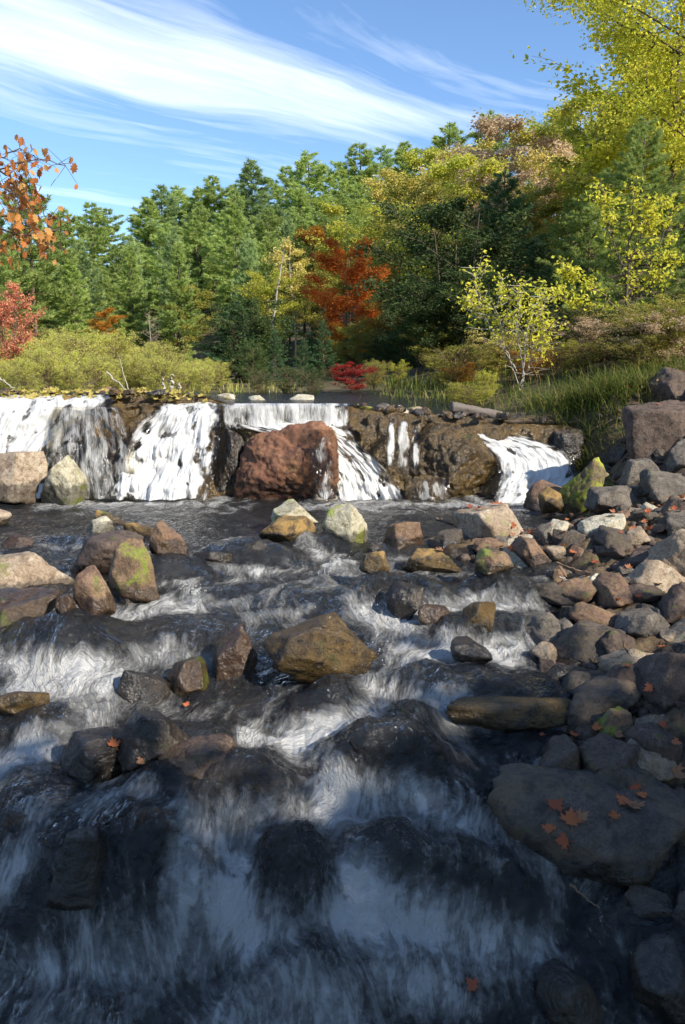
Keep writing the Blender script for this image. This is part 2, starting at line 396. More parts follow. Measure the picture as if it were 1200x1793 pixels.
def foam_shader(t, uv, nrm, tone=0.80):
    f = t.node('ShaderNodeBsdfPrincipled', {'Base Color': (tone, tone * .985, tone * .955, 1), 'Roughness': .55, 'Normal': nrm})
    f.inputs['Specular IOR Level'].default_value = .35
    tr = t.node('ShaderNodeBsdfTranslucent', {'Color': (.85, .88, .9, 1), 'Normal': nrm})
    return t.node('ShaderNodeMixShader', {0: .34, 1: f.outputs[0], 2: tr.outputs[0]}).outputs[0]
def water_mat(name, river=True):
    m, t = new_mat(name)
    uv = t.node('ShaderNodeUVMap', uv_map='flow').outputs[0]
    foam = t.node('ShaderNodeAttribute', attribute_name='foam').outputs['Fac']
    turb = t.node('ShaderNodeAttribute', attribute_name='turb').outputs['Fac']
    w = t.node('ShaderNodeTexNoise', {'Vector': t.mapping(uv, (3, 1.6, 1)), 'Scale': 1.0, 'Detail': 3.0})
    wv = t.node('ShaderNodeVectorMath', {0: w.outputs[1], 1: (.07, .07, 0)}, operation='MULTIPLY').outputs[0]
    uw = t.node('ShaderNodeVectorMath', {0: uv, 1: wv}, operation='ADD').outputs[0]
    if river:
        s1 = t.noise(t.mapping(uw, (10, 2.8, 1)), 1.0, 5, .58, .5)       # streaks drawn out by the current
        s2 = t.noise(t.mapping(uw, (46, 9, 1)), 1.0, 4, .55, .4)
        s3 = t.noise(t.mapping(uw, (6, 3.6, 1)), 1.0, 4, .55, .5)        # clumps
        s4 = t.noise(t.mapping(uw, (34, 26, 1)), 1.0, 7, .68, .25)        # bubbles
        a = t.math('ADD', t.math('MULTIPLY', s1, .27), t.math('MULTIPLY', s3, .40))
        a = t.math('ADD', a, t.math('ADD', t.math('MULTIPLY', s2, .09), t.math('MULTIPLY', s4, .26)))
        a = t.math('ADD', t.math('MULTIPLY', t.math('SUBTRACT', a, .52), 1.35), .525)
        k = t.math('ADD', a, t.math('MULTIPLY', foam, .36))
        mask = t.math('MULTIPLY', t.ramp(k, .575, .90), t.ramp(foam, .02, .28, 0.0, 1.0))
        crisp = t.math('MULTIPLY', t.ramp(t.math('ADD', k, t.math('MULTIPLY', t.math('SUBTRACT', s2, .5), .55)), .74, .86), t.ramp(foam, .04, .3))
        mask = t.math('ADD', t.math('MULTIPLY', mask, .66), t.math('MULTIPLY', crisp, .30))
    else:
        s1 = t.noise(t.mapping(uw, (17, 3.4, 1)), 1.0, 6, .60, .7)
        s2 = t.noise(t.mapping(uw, (95, 11, 1)), 1.0, 4, .68, .2)
        s3 = t.noise(t.mapping(uw, (7, 3.0, 1)), 1.0, 4, .6, .6); s4 = s2
        a = t.math('ADD', t.math('MULTIPLY', s1, .45), t.math('ADD', t.math('MULTIPLY', s3, .30), t.math('MULTIPLY', s2, .30)))
        k = t.math('ADD', a, t.math('MULTIPLY', foam, .50))
        mask = t.math('MULTIPLY', t.ramp(k, .60, .95), t.ramp(foam, .02, .22))
    # ripples
    r1 = t.noise(t.mapping(uw, (16, 11, 1)), 1.0, 4, .55, .6); r2 = t.noise(t.mapping(uw, (60, 34, 1)), 1.0, 3, .6, .4)
    hh = t.math('ADD', r1, t.math('MULTIPLY', r2, .28))
    hh = t.math('ADD', hh, t.math('MULTIPLY', t.math('MULTIPLY', s1, turb), .22))
    hh = t.math('ADD', hh, t.math('MULTIPLY', mask, .35)); hh = t.math('ADD', hh, t.math('MULTIPLY', s4, t.math('MULTIPLY', mask, .75)))
    bp = t.node('ShaderNodeBump', {'Height': hh, 'Strength': 1.0, 'Distance': .055 if river else .009}).outputs[0]
    fr = t.node('ShaderNodeFresnel', {'IOR': 1.33, 'Normal': bp})
    gl = t.node('ShaderNodeBsdfGlossy', {'Color': (1, 1, 1, 1), 'Roughness': .11, 'Normal': bp}, distribution='GGX')
    tp = t.node('ShaderNodeBsdfTransparent', {'Color': (.66, .62, .52, 1)})
    body = t.node('ShaderNodeBsdfDiffuse', {'Color': (.050, .053, .058, 1), 'Normal': bp})
    clear = t.node('ShaderNodeMixShader', {0: .28 if river else .05, 1: tp.outputs[0], 2: body.outputs[0]})
    wat = t.node('ShaderNodeMixShader', {0: t.math('MULTIPLY', fr.outputs[0], 1.0, clamp=True), 1: clear.outputs[0], 2: gl.outputs[0]})
    fm = foam_shader(t, uv, bp)
    mx = t.node('ShaderNodeMixShader', {0: mask, 1: wat.outputs[0], 2: fm})
    t.l.new(mx.outputs[0], t.out.inputs[0]); return m
M['river'] = water_mat('river_water', True); M['fall'] = water_mat('falling_water', False)
def plain(name, col, rough=.8, spec=.3):
    m, t = new_mat(name)
    v = t.node('ShaderNodeTexCoord').outputs['Object']; n = t.noise(v, 30, 4, .7)
    c = t.mix(n, c4([k * .55 for k in col]), c4([min(1, k * 1.4) for k in col]))
    bp = t.node('ShaderNodeBump', {'Height': n, 'Strength': .5, 'Distance': .01})
    b = t.node('ShaderNodeBsdfPrincipled', {'Base Color': c, 'Roughness': rough, 'Normal': bp.outputs[0]}); b.inputs['Specular IOR Level'].default_value = spec
    t.l.new(b.outputs[0], t.out.inputs[0]); return m
M['spray'] = plain('water_drops', (.85, .87, .9), .3, .6)
M['bark'] = plain('bark', (.12, .09, .065)); M['paleb'] = plain('pale_bark', (.42, .38, .32)); M['wood'] = plain('driftwood', (.15, .125, .11))
M['twig'] = plain('twig_bark', (.20, .13, .08))
def leaf_mat(name, cols, trans=.35, var=.35):
    """per-leaf colour comes from the 'tint' attribute: the real mixture of leaf colours of the plant"""
    m, t = new_mat(name)
    ti = t.node('ShaderNodeAttribute', attribute_name='tint').outputs['Fac']; oi = t.node('ShaderNodeObjectInfo').outputs['Random']
    cr = t.node('ShaderNodeValToRGB', {0: ti}); e = cr.color_ramp.elements
    e[0].position = 0; e[0].color = c4(cols[0]); e[1].position = 1; e[1].color = c4(cols[-1])
    for i, c in enumerate(cols[1:-1]):
        q = e.new((i + 1) / (len(cols) - 1)); q.color = c4(c)
    g = t.math('ADD', 1 - var / 2, t.math('MULTIPLY', oi, var))
    col = t.mix(1.0, cr.outputs[0], t.node('ShaderNodeCombineColor', {0: g, 1: g, 2: g}).outputs[0], 'MULTIPLY')
    d = t.node('ShaderNodeBsdfPrincipled', {'Base Color': col, 'Roughness': .6}); d.inputs['Specular IOR Level'].default_value = .18
    tr = t.node('ShaderNodeBsdfTranslucent', {'Color': col})
    mx = t.node('ShaderNodeMixShader', {0: trans, 1: d.outputs[0], 2: tr.outputs[0]})
    t.l.new(mx.outputs[0], t.out.inputs[0]); return m
L = {}
L['pine'] = leaf_mat('pine_needles', [(.20, .29, .07), (.33, .44, .11), (.48, .53, .18)], .42, .35)
L['pinelight'] = leaf_mat('pine_needles_bluish', [(.20, .29, .11), (.30, .41, .16), (.40, .50, .21)], .4, .3)
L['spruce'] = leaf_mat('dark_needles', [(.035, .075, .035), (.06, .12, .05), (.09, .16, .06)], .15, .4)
L['yellowgreen'] = leaf_mat('yellow_green_leaves', [(.28, .36, .05), (.50, .50, .07), (.68, .58, .10)], .45)
L['yellow'] = leaf_mat('yellow_leaves', [(.44, .48, .05), (.66, .63, .07), (.78, .68, .10)], .5)
L['gold'] = leaf_mat('golden_leaves', [(.46, .44, .09), (.66, .55, .14), (.76, .60, .22)], .4)
L['olive'] = leaf_mat('olive_leaves', [(.20, .25, .045), (.36, .35, .065), (.52, .39, .09)], .4)
L['beige'] = leaf_mat('pinkish_dry_leaves', [(.48, .33, .18), (.62, .46, .29), (.70, .56, .38)], .4)
L['orange'] = leaf_mat('orange_leaves', [(.50, .10, .02), (.70, .18, .03), (.76, .32, .04)], .5)
L['amber'] = leaf_mat('amber_leaves', [(.40, .16, .025), (.48, .22, .03), (.60, .33, .04)], .4)
L['red'] = leaf_mat('crimson_leaves', [(.26, .016, .02), (.42, .035, .03), (.52, .07, .04)], .4)
L['pinkred'] = leaf_mat('pinkish_red_leaves', [(.42, .11, .07), (.60, .22, .13), (.66, .36, .18)], .4)
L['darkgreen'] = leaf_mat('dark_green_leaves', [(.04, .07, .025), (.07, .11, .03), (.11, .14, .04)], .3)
L['willow'] = leaf_mat('willow_leaves', [(.46, .52, .10), (.66, .66, .15), (.78, .70, .22)], .5, .25)
L['grass'] = leaf_mat('grass_blades', [(.05, .085, .018), (.12, .16, .03), (.34, .27, .09)], .4)
L['straw'] = leaf_mat('straw_blades', [(.30, .22, .10), (.38, .25, .12), (.26, .12, .05)], .3)
L['oak'] = leaf_mat('oak_leaves', [(.42, .14, .04), (.56, .22, .06), (.62, .34, .10)], .4)
L['fallen'] = leaf_mat('fallen_leaves', [(.30, .075, .04), (.40, .13, .05), (.33, .19, .11)], .15)

# ------------------------------------------------------------------ ground and water
def build_ground():
    # fan grid: fine near the camera, coarse far away
    def patch(name, ys, na, amin, amax, mat, extra=0.0):
        al = np.linspace(amin, amax, na); Y, A = np.meshgrid(ys, al, indexing='ij')
        X = A * (Y + 2.0); Z = ground(X, Y)
        if extra:
            c1 = np.abs(fbm(X * 5, Y * 5, 1.0, 2)); c2 = np.abs(pn(X * 13, Y * 13, 2.0))
            Z = Z + extra * (0.09 * np.clip(.5 - c1 * 1.6, 0, 1) ** .7 + .03 * np.clip(.45 - c2 * 1.5, 0, 1)) * sstep(9.4, 8.8, Y)
        me = mesh_np(name, np.stack([X, Y, Z], -1).reshape(-1, 3), grid_faces(*X.shape))
        if mat is M['bed']: attr(me, 'wet', np.clip(1.2 - (Z - zb(Y)) * 9, 0, 1))
        return tag(link(name, me, mat), kind='structure')
    patch('stream_bed', np.concatenate([np.linspace(0.2, 2.2, 30), 1 / np.linspace(1 / 2.2, 1 / 9.5, 330)[1:]]), 380, -.85, .85, M['bed'], 1.0)
    patch('ground', np.concatenate([np.linspace(9.5, 30, 120), np.linspace(30.5, 140, 110)]), 160, -1.2, 1.2, M['floor'])
    # ground round and behind the camera, under the trees that shade the stream
    X, Y = np.meshgrid(np.linspace(-40, 60, 60), np.linspace(-60, .2, 50), indexing='ij')
    Z = -.75 + .35 * np.maximum(np.abs(X - 0.3) - 2.0, 0) ** .8 + 0 * Y
    tag(link('riverside_ground', mesh_np('riverside_ground', np.stack([X, Y, Z], -1).reshape(-1, 3), grid_faces(*X.shape)), M['floor']), kind='structure')
    for nm, x0, x1 in (('ground_left', -60, 0), ('ground_right', 0, 60)):
        s = -1 if x0 < 0 else 1
        A, Y = np.meshgrid(np.linspace(0, 1, 40), np.linspace(.15, 9.6, 40), indexing='ij')
        xe = .845 * (Y + 2.0) * s; X = xe + A * (60 * s - xe); Z = ground(X, Y) - .012
        if s > 0: Z = np.minimum(Z, 3.2 + .1 * (X - 5))
        tag(link('bank_ground', mesh_np('bank_ground', np.stack([X, Y, Z], -1).reshape(-1, 3), grid_faces(*X.shape)[:, ::s]), M['floor']), kind='structure')
def build_river():
    ys = 1 / np.linspace(1 / 1.2, 1 / 9.15, 820); al = np.linspace(-.80, .80, 620)
    Y, A = np.meshgrid(ys, al, indexing='ij'); X = A * (Y * .82 + .35)
    Z, Fm, T = water(X, Y, True)
    Zs = Z
    ds = np.hypot(np.diff(Y, axis=0), np.diff(Zs, axis=0)); V = np.concatenate([np.zeros((1, X.shape[1])), np.cumsum(ds, 0)], 0)
    U = X + .34 * fbm(X * 1.3, Y * 1.5, 6.1, 3) + (-.10) * (Y - 4) * sstep(6, 4, Y)*0.6
    def blur(A_, r):
        for ax in (0, 1):
            c = np.cumsum(np.concatenate([np.repeat(A_.take([0], ax), r + 1, ax), A_, np.repeat(A_.take([-1], ax), r, ax)], ax), ax)
            n_ = A_.shape[ax]; A_ = (c.take(range(2 * r + 1, 2 * r + 1 + n_), ax) - c.take(range(0, n_), ax)) / (2 * r + 1)
        return A_
    val = blur(Z, 20) - blur(Z, 4)                      # hollows between the humps gather foam, crowns stay clear
    Fm = 1.05 * np.tanh(Fm / 1.15)
    k_ = sstep(6.5, 5.2, Y) * sstep(1.5, 1.0, X)
    Fm = Fm + np.clip(val * 14, -.8, .42) * k_
    # steep faces run whiter
    gz = np.gradient(Z, axis=0) / np.gradient(Y, axis=0)
    Fm = Fm + .18 * sstep(.35, 1.0, gz) * T
    fc = grid_faces(*X.shape)
    me = mesh_np('stream_water', np.stack([X, Y, Z], -1).reshape(-1, 3), fc)
    attr(me, 'foam', Fm); attr(me, 'turb', T); uvs(me, U, V, fc)
    tag(link('stream_water', me, M['river']), kind='structure')
    # pond above the crest
    ys = np.linspace(9.25, 24, 160); xs = np.linspace(-12, 3.2, 200); Y, X = np.meshgrid(ys, xs, indexing='ij')
    kk_ = sstep(9.4, 11.5, Y); Z = (crest(X) - .02 * sstep(9.6, 9.25, Y)) * (1 - kk_) + 1.57 * kk_ + .006 * fbm(X * 6, Y * 3, 1, 3) + .02
    Z = Z - .06 * sstep(.3, 1.0, X)
    fc = grid_faces(*X.shape); me = mesh_np('pond_water', np.stack([X, Y, Z], -1).reshape(-1, 3), fc)
    attr(me, 'foam', np.zeros(X.shape)); attr(me, 'turb', np.full(X.shape, .2)); uvs(me, X, Y, fc)
    tag(link('pond_water', me, M['river']), kind='structure')
build_ground(); build_river()

# ------------------------------------------------------------------ rocks
def tube(path, rads, sides=6):
    path = np.asarray(path, float); n = len(path); t = np.gradient(path, axis=0); t /= np.maximum(1e-9, np.linalg.norm(t, axis=1))[:, None]
    ref = np.where(np.abs(t[:, 2:3]) > .9, np.array([[1., 0, 0]]), np.array([[0, 0, 1.]]))
    a = np.cross(t, ref); a /= np.maximum(1e-9, np.linalg.norm(a, axis=1))[:, None]; b = np.cross(t, a)
    th = np.linspace(0, 2 * np.pi, sides, endpoint=False)
    V = path[:, None] + np.asarray(rads)[:, None, None] * (np.cos(th)[None, :, None] * a[:, None] + np.sin(th)[None, :, None] * b[:, None])
    i = np.arange(n - 1)[:, None] * sides; j = np.arange(sides)[None]
    F_ = np.stack([i + j, i + (j + 1) % sides, i + sides + (j + 1) % sides, i + sides + j], -1).reshape(-1, 4)
    return V.reshape(-1, 3), F_
class Acc:
    def __init__(s): s.V = []; s.F = []; s.n = 0; s.T = []
    def add(s, V, F_, tint=None):
        s.V.append(V); s.F.append(F_ + s.n); s.n += len(V)
        if tint is not None: s.T.append(tint)
    def mesh(s, name, smooth=True):
        me = mesh_np(name, np.concatenate(s.V), np.concatenate(s.F), smooth)
        if s.T: attr(me, 'tint', np.concatenate(s.T))
        return me
_ICO = {}
def ico(n):
    if n not in _ICO:
        bm = bmesh.new(); bmesh.ops.create_icosphere(bm, subdivisions=n, radius=1)
        v = np.array([q.co[:] for q in bm.verts]); f = np.array([[w.index for w in p.verts] for p in bm.faces]); bm.free()
        v /= np.linalg.norm(v, axis=1)[:, None]; _ICO[n] = (v, f)
    return _ICO[n]
def rock_verts(seed, size, sub=5, sharp=16, cuts=12, rough=.038, rot=None, boxy=.6, taper=None):
    rs = np.random.RandomState(seed)
    d, f = ico(sub); sharp = sharp * 2.6
    N = [np.array(a, float) for a in ((1,0,0),(-1,0,0),(0,1,0),(0,-1,0),(0,0,1),(0,0,-1))]
    D = list(rs.uniform(.74, 1.12, 6)); D[4] = rs.uniform(.62, .85)
    for i in range(cuts):
        n = rs.normal(size=3); n /= np.linalg.norm(n); N.append(n); D.append(rs.uniform(.74, .98))
    N = np.array(N) ; N += rs.normal(size=N.shape) * .24; N /= np.linalg.norm(N, axis=1)[:, None]
    a = rs.uniform(0, 6.28) if rot is None else rot
    c, s = math.cos(a), math.sin(a); Rz = np.array([[c, -s, 0], [s, c, 0], [0, 0, 1]])
    N = N @ Rz.T
    q = np.clip(d @ N.T / np.array(D)[None, :], 0, None)
    r = (q ** sharp).sum(1) ** (-1 / sharp)
    v = d * r[:, None]
    o = seed * 3.7
    n1 = fbm(v[:, 0] * 1.4 + o, v[:, 1] * 1.4, v[:, 2] * 1.4, 2); n2 = fbm(v[:, 0] * 4 + o, v[:, 1] * 4, v[:, 2] * 4, 4, .55)
    rg = 1 - 2 * np.abs(fbm(v[:, 0] * 2.2 + o, v[:, 1] * 2.2 + 3, v[:, 2] * 3.0, 3))
    n3_ = fbm(v[:, 0] * 13 + o, v[:, 1] * 13, v[:, 2] * 13, 3, .6)
    v = v * (1 + 1.9 * rough * n1 + 1.3 * rough * n2 + .45 * rough * n3_ - .55 * rough * np.clip(rg - .55, 0, 1) * 2)[:, None]
    tp = rs.uniform(.05, .38) if taper is None else taper; v[:, :2] *= (1 - tp * v[:, 2:3]); v[:, 0] += rs.uniform(-.25, .25) * v[:, 2]
    mn, mx = v.min(0), v.max(0); v = (v - (mn + mx) / 2) / ((mx - mn) / 2) * (np.array(size) / 2)
    return v, f
def put_rock(name, ctr, size, mat, seed, wetz=None, sub=5, label=None, cat='rock', group=None, parent=None, tilt=0.0, **kw):
    v, f = rock_verts(seed, size, sub, **kw)
    if tilt:
        c, s = math.cos(tilt), math.sin(tilt); v = np.stack([v[:, 0] * c - v[:, 2] * s, v[:, 1], v[:, 0] * s + v[:, 2] * c], 1)
    me = mesh_np(name, v, f)
    if wetz is not None: attr(me, 'wet', np.clip(1.0 - (v[:, 2] + ctr[2] - wetz) / (.13 if size[2] < .5 else .2), 0, 1))
    o = link(name, me, mat, parent, ctr)
    if label: tag(o, label, cat, group)
    return o
_seed = [100]
ROCKTOP = {}
def prock(u0, v0, u1, v1, mat, label, wet=1.0, dr=.85, key=None, sub=5, Y=None, cat='boulder', group=None, sink=.4, **kw):
    """a boulder standing where its foot is seen at (.., v1); u0..u1 and v0..v1 are its outline in the picture"""
    _seed[0] += 1
    uc = (u0 + u1) / 2
    if Y is None: b = hits(uc, v1)
    else: b = at(uc, v1, Y)
    Yb = b[1]
    w0 = (u1 - u0) * Yb / F; dep = w0 * dr
    while dep > .32 * w0 and at(uc, v0, Yb + dep * .55)[2] - b[2] < .34 * min(w0, .5): dep *= .93
    Yc = Yb + dep * .5
    w = (u1 - u0) * (Yb + dep * .35) / F
    top = at(uc, v0, Yb + dep * .55)[2]
    lo = b[2] - max(.05, sink * max(.05, top - b[2]))
    x = xat(uc, (v0 + v1) / 2, Yb + dep * .35)
    h = top - lo
    if top - b[2] < .22 * min(w0, .5): top = b[2] + .22 * min(w0, .5); h = top - lo
    wz = b[2] + (.035 * wet if wet <= 1 else wet * 1.0) if wet > 0 else b[2] - .2
    o = put_rock('boulder' if w > .3 else 'rock', (x, Yc, lo + h / 2), (w, dep, h), M[mat], _seed[0], wz, sub, label, cat if w > .3 else 'rock', group, **kw)
    if key: ROCKTOP[key] = o
    return o
ROCKS = [
 # left bank pair and cluster
 (-75,970,122,1050,'tan','large pinkish grey boulder with a cracked flat top cut off by the left edge',.3,{'dr':.7,'sharp':20,'Y':4.95}),
 (-75,1035,96,1145,'brownmoss','low dark mossy boulder at the left edge beneath the pinkish grey one',2,{'Y':4.35}),
 (95,1040,130,1075,'brown','small brown rock wedged at the right foot of the mossy left edge boulder',2,{}),
 (108,930,252,1010,'redbank','flat topped reddish brown boulder behind the mossy leaning one, left of midstream',.4,{'sharp':22,'Y':5.3}),
 (186,943,282,1062,'brownmoss','tall brown boulder with green moss down its right side, left of midstream',.6,{'sharp':20,'dr':.8}),
 (122,990,200,1076,'brown','squat brown wet boulder in front of the mossy leaning boulder',.8,{}),
 (205,1015,240,1060,'dark','small dark rock between the squat brown boulder and the mossy one',2,{}),
 (-30,890,20,922,'tan','small orange tan rock at the left edge of the pool',.5,{}),
 (146,904,197,934,'pale','small pale rock in the left of the pool behind the reddish block',.5,{}),
 (162,892,232,916,'amber','low flat olive rock in the pool furthest left behind the small pale rock',.6,{}),
 (214,914,276,938,'amber','low yellowish rock awash between the pale rock and the brown pyramid',.6,{}),
 (258,914,331,968,'brown','brown pyramid shaped rock standing alone left of midstream',.5,{'sharp':22}),
 (0,934,60,960,'brown','low brown rock awash near the left edge of the stream',2,{}),
 (335,965,410,985,'dark','dark rock just awash right of the brown pyramid rock',2,{}),
 # below the left fall
 (-60,788,82,868,'tan','reddish tan pointed boulder at the foot of the left fall, cut by the left edge',.4,{'sharp':24,'Y':8.1}),
 (66,797,152,869,'palemoss','grey green wedge boulder with moss at the foot of the left fall',.4,{'sharp':24,'Y':8.15}),
 (0,850,60,880,'amber','small wet olive rock before the reddish tan boulder under the left fall',1,{}),
 # middle pair at the pool lip
 (452,903,556,954,'amber','flat amber rock under the white block at the lip of the pool',.6,{'sharp':18}),
 (468,876,556,915,'palemoss','white block with yellow moss lying tilted on the flat amber rock',0,{'sharp':20,'Y':6.55,'tilt':.12}),
 (562,881,646,952,'palemoss','pale pyramid rock with moss at its foot beside the white block',.3,{'sharp':22}),
 (600,930,640,950,'moss','little yellow mossy rock at the foot of the pale pyramid rock',.5,{}),
 (420,945,470,965,'dark','dark rock awash below the flat amber rock',2,{}),
 # the bar
 (668,910,744,964,'brown','brown rock with a light sloping face at the left end of the stone bar',.4,{'sharp':22}),
 (628,962,684,1002,'amber','small amber wet rock standing in the current left of the orange one',1,{}),
 (704,960,808,1003,'amber','low orange amber wet rock below the stone bar',1,{}),
 (798,885,934,968,'tan','largest tan boulder of the stone bar with a flat sunlit top',.3,{'sharp':26,'dr':.8}),
 (748,925,815,968,'dark','dark rock tucked at the left foot of the largest tan boulder',.8,{}),
 (926,908,1020,952,'pale','pale flat rock just right of the largest tan boulder',.2,{'sharp':24}),
 (1008,902,1108,950,'pale','broad pale rock in the middle of the right stone bar',.2,{'sharp':24}),
 (892,938,976,992,'brown','dark brown block below the pale flat rock of the bar',.4,{'sharp':24}),
 (832,962,900,1010,'brownmoss','olive mossy rock below the largest tan boulder',.5,{'sharp':20}),
 (860,945,898,972,'pale','small white rock between the largest tan boulder and the dark brown block',.2,{'sub':4}),
 (955,955,1000,985,'tan','small tan rock with a bright corner right of the dark brown block',.2,{'sub':4}),
 (990,955,1040,990,'brown','brown rock among fallen leaves on the stone bar',.2,{'sub':4}),
 (1022,1001,1090,1047,'pale','white grey angular rock alone at the water edge on the right',.2,{'sharp':26}),
 (1076,958,1168,1014,'redbank','reddish brown slab left of the large pale boulder at the right edge',.1,{'sharp':24}),
 (1146,925,1262,1030,'tan','large light boulder cut by the right edge, halfway up the photo',.1,{'sharp':26}),
 (1082,930,1160,966,'grey','grey rock behind the reddish brown slab on the right',.0,{'sharp':22}),
 (1132,872,1262,940,'redbank','big reddish boulder at the right edge above the large light one',.0,{'sharp':22}),
 (1040,935,1085,962,'tan','small tan rock under the broad pale rock of the bar',.1,{'sub':4}),
 (640,950,672,968,'dark','small dark rock at the left foot of the brown sloping rock',1,{'sub':4}),
 (850,1030,882,1052,'amber','small amber rock alone in the dark water left of the drop',1,{'sub':4}),
 # right of the right cascade
 (984,796,1082,892,'moss','upright boulder thick with yellow green moss beside the right cascade',.2,{'sharp':22,'Y':7.5}),
 (920,838,1012,892,'brown','pointed dark brown rock at the foot of the right cascade',.6,{'sharp':22,'Y':7.7}),
 (944,852,990,890,'amber','small olive rock before the pointed brown rock by the right cascade',.6,{'sub':4,'Y':7.4}),
 (990,880,1032,900,'amber','tiny amber rock at the pool edge below the mossy upright boulder',.8,{'sub':4}),
 (1094,700,1240,800,'redbank','large dark reddish slab leaning on the right bank above the boulders',0,{'sharp':24,'dr':.6}),
 (1142,642,1262,712,'redbank','dark boulder half grown over at the top of the right bank, at the right edge',0,{}),
 (1086,800,1172,856,'grey','round grey boulder right of the mossy upright one',0,{'sharp':12}),
 (1166,770,1262,828,'grey','grey boulder with a pale corner at the right edge below the leaning slab',0,{'sharp':22}),
 (1030,850,1160,902,'grey','long grey slab lying behind the stone bar on the right',0,{'sharp':20,'dr':.5}),
 (1130,820,1262,882,'grey','wide grey boulder at the right edge above the reddish one',0,{'sharp':20,'dr':.6}),
 (1060,780,1110,815,'dark','dark rock between the mossy boulder and the leaning slab',0,{}),
 # midstream
 (452,1081,668,1188,'amber','broad wet amber boulder glistening in midstream, largest in the middle of the stream',2,{'dr':.6,'sharp':12}),
 (366,1096,452,1192,'brown','wet reddish brown block at the left side of the broad amber boulder',2,{'dr':.9,'sharp':20,'taper':.05}),
 (278,1150,370,1222,'brownmoss','rounded olive mossy boulder left of the reddish brown block',2,{'sharp':12}),
 (205,1168,300,1236,'dark','dark drowned boulder left of the rounded mossy one',2,{'sharp':12}),
 (192,1238,332,1335,'dark','dark brown wet boulder above the flat leaf bearing rock on the left',2,{'sharp':14}),
 (272,1290,422,1372,'brown','low brown wet boulder with water sliding past its right side, lower left',2,{'sharp':12}),
 (94,1289,246,1378,'dark','flat topped dark rock with a red leaf on it, lower left',2,{'sharp':16,'key':'leafrock'}),
 (56,1474,198,1632,'dark','pointed black rock standing in the foreground rapids on the left',2,{'sharp':20,'key':'nearleft'}),
 (-30,1208,88,1254,'amber','low amber rock awash at the left edge',2,{}),
 (0,1420,70,1442,'brown','thin brown rock awash at the left edge in the foreground',2,{}),
 # drop line rocks
 (675,1022,746,1086,'dark','dark rock in the drop with water spilling past it, right of midstream',2,{}),
 (728,1058,792,1094,'brown','drowned brown rock right of the dark rock in the drop',2,{}),
 (806,1052,872,1106,'amber','amber dark rock at the middle of the drop line',2,{}),
 (985,1068,1020,1096,'dark','small black rock at the right end of the drop line',2,{}),
 (790,1118,870,1160,'dark','dark drowned rock below the drop line',2,{}),
 (985,1098,1058,1142,'brown','flat brown rock at the water edge right of the drop',1,{'sharp':20}),
 (946,1162,1062,1196,'dark','long low wet slab at the right water edge',2,{}),
 (1070,1064,1198,1134,'grey','grey brown boulder sloping into the water on the right bank',.3,{'sharp':22}),
 (1086,1130,1262,1262,'redbank','big dull red boulder at the right edge of the lower bank',.2,{'sharp':20,'key':'redbank'}),
 (1062,1198,1142,1252,'redbank','reddish rock at the left foot of the big dull red boulder',.4,{'sharp':20}),
 (1014,1241,1122,1338,'brownmoss','cube shaped olive rock with orange leaves on top, right bank',.4,{'sharp':26,'key':'cube'}),
 (1112,1248,1178,1342,'grey','narrow grey rock right of the cube shaped olive one',.3,{'sharp':22}),
 (1172,1250,1262,1318,'redbank','rounded reddish rock at the right edge beside the narrow grey rock',.2,{'sharp':14}),
 (904,1290,1034,1402,'brown','dark brown dome shaped wet boulder at the right shore',2,{'sharp':10,'key':'dome'}),
 (770,1222,1046,1284,'amber','long golden brown boulder under a thin film of water on the right',2,{'sharp':10,'dr':.4}),
 (1048,1370,1215,1440,'grey','flat grey rock covered with orange leaves behind the big slab',.1,{'sharp':20,'key':'upper','dr':.6}),
 (1158,1338,1262,1402,'grey','grey rock at the right edge with one large orange leaf',.2,{'sharp':18,'key':'edge'}),
 (835,1352,1290,1575,'dark','big flat dark slab strewn with maple leaves, lower right',.5,{'sharp':26,'key':'slab','dr':.62,'taper':0,'rough':.05}),
 (955,1375,1040,1402,'dark','small dark rock behind the big leaf strewn slab',.5,{}),
 (1040,1545,1230,1610,'dark','drowned dark rock under the front edge of the big slab',2,{}),
 (1100,1650,1262,1800,'dark','dim rounded stone in the bottom right corner',2,{'sharp':12}),
 (930,1700,1110,1830,'dark','drowned black stone at the bottom right in the dark water',2,{'sharp':12}),
 (1165,1560,1262,1640,'dark','dark stone at the right edge below the big slab',1,{}),
 # crest line stones
 (488,690,550,716,'pale','pale domed stone on the crest of the fall beside the red bush',0,{'Y':9.75,'sharp':12}),
 (358,688,412,704,'pale','long low pale stone on the crest left of the brown slab curtain',0,{'Y':9.75,'sharp':12}),
 (434,692,468,710,'pale','small pale stone on the crest between the two larger pale ones',0,{'Y':9.75,'sub':4}),
 (618,707,662,732,'moss','yellow mossy stone on the crest at the right end of the brown curtain',0,{'Y':9.25}),
 (655,706,690,726,'grey','small grey stone on the crest right of the yellow mossy one',0,{'Y':9.5,'sub':4}),
 (684,709,716,728,'pale','small pale stone on the crest, second right of the yellow mossy one',0,{'Y':9.5,'sub':4}),
 (712,711,750,730,'tan','small tan stone on the crest left of the weathered log',0,{'Y':9.5,'sub':4}),
 (745,724,800,744,'grey','flat grey stone on the crest under the left end of the log',0,{'Y':9.4}),
 (876,722,934,758,'dark','dark hollowed rock on the right crest by the grass',0,{'Y':9.4}),
 (895,740,990,778,'dark','long dark rock above the right cascade beneath the grass',0,{'Y':9.5}),
 (150,676,205,700,'brown','small brown rock with debris on the left crest',0,{'Y':9.5,'sub':4}),
]
def build_rocks():
    for (u0, v0, u1, v1, mat, label, wet, kw) in ROCKS:
        prock(u0, v0, u1, v1, mat, label, wet, **kw)
build_rocks()
ROCKTOP['nearleft'].location.z += .07; ROCKTOP['leafrock'].location.z += .03
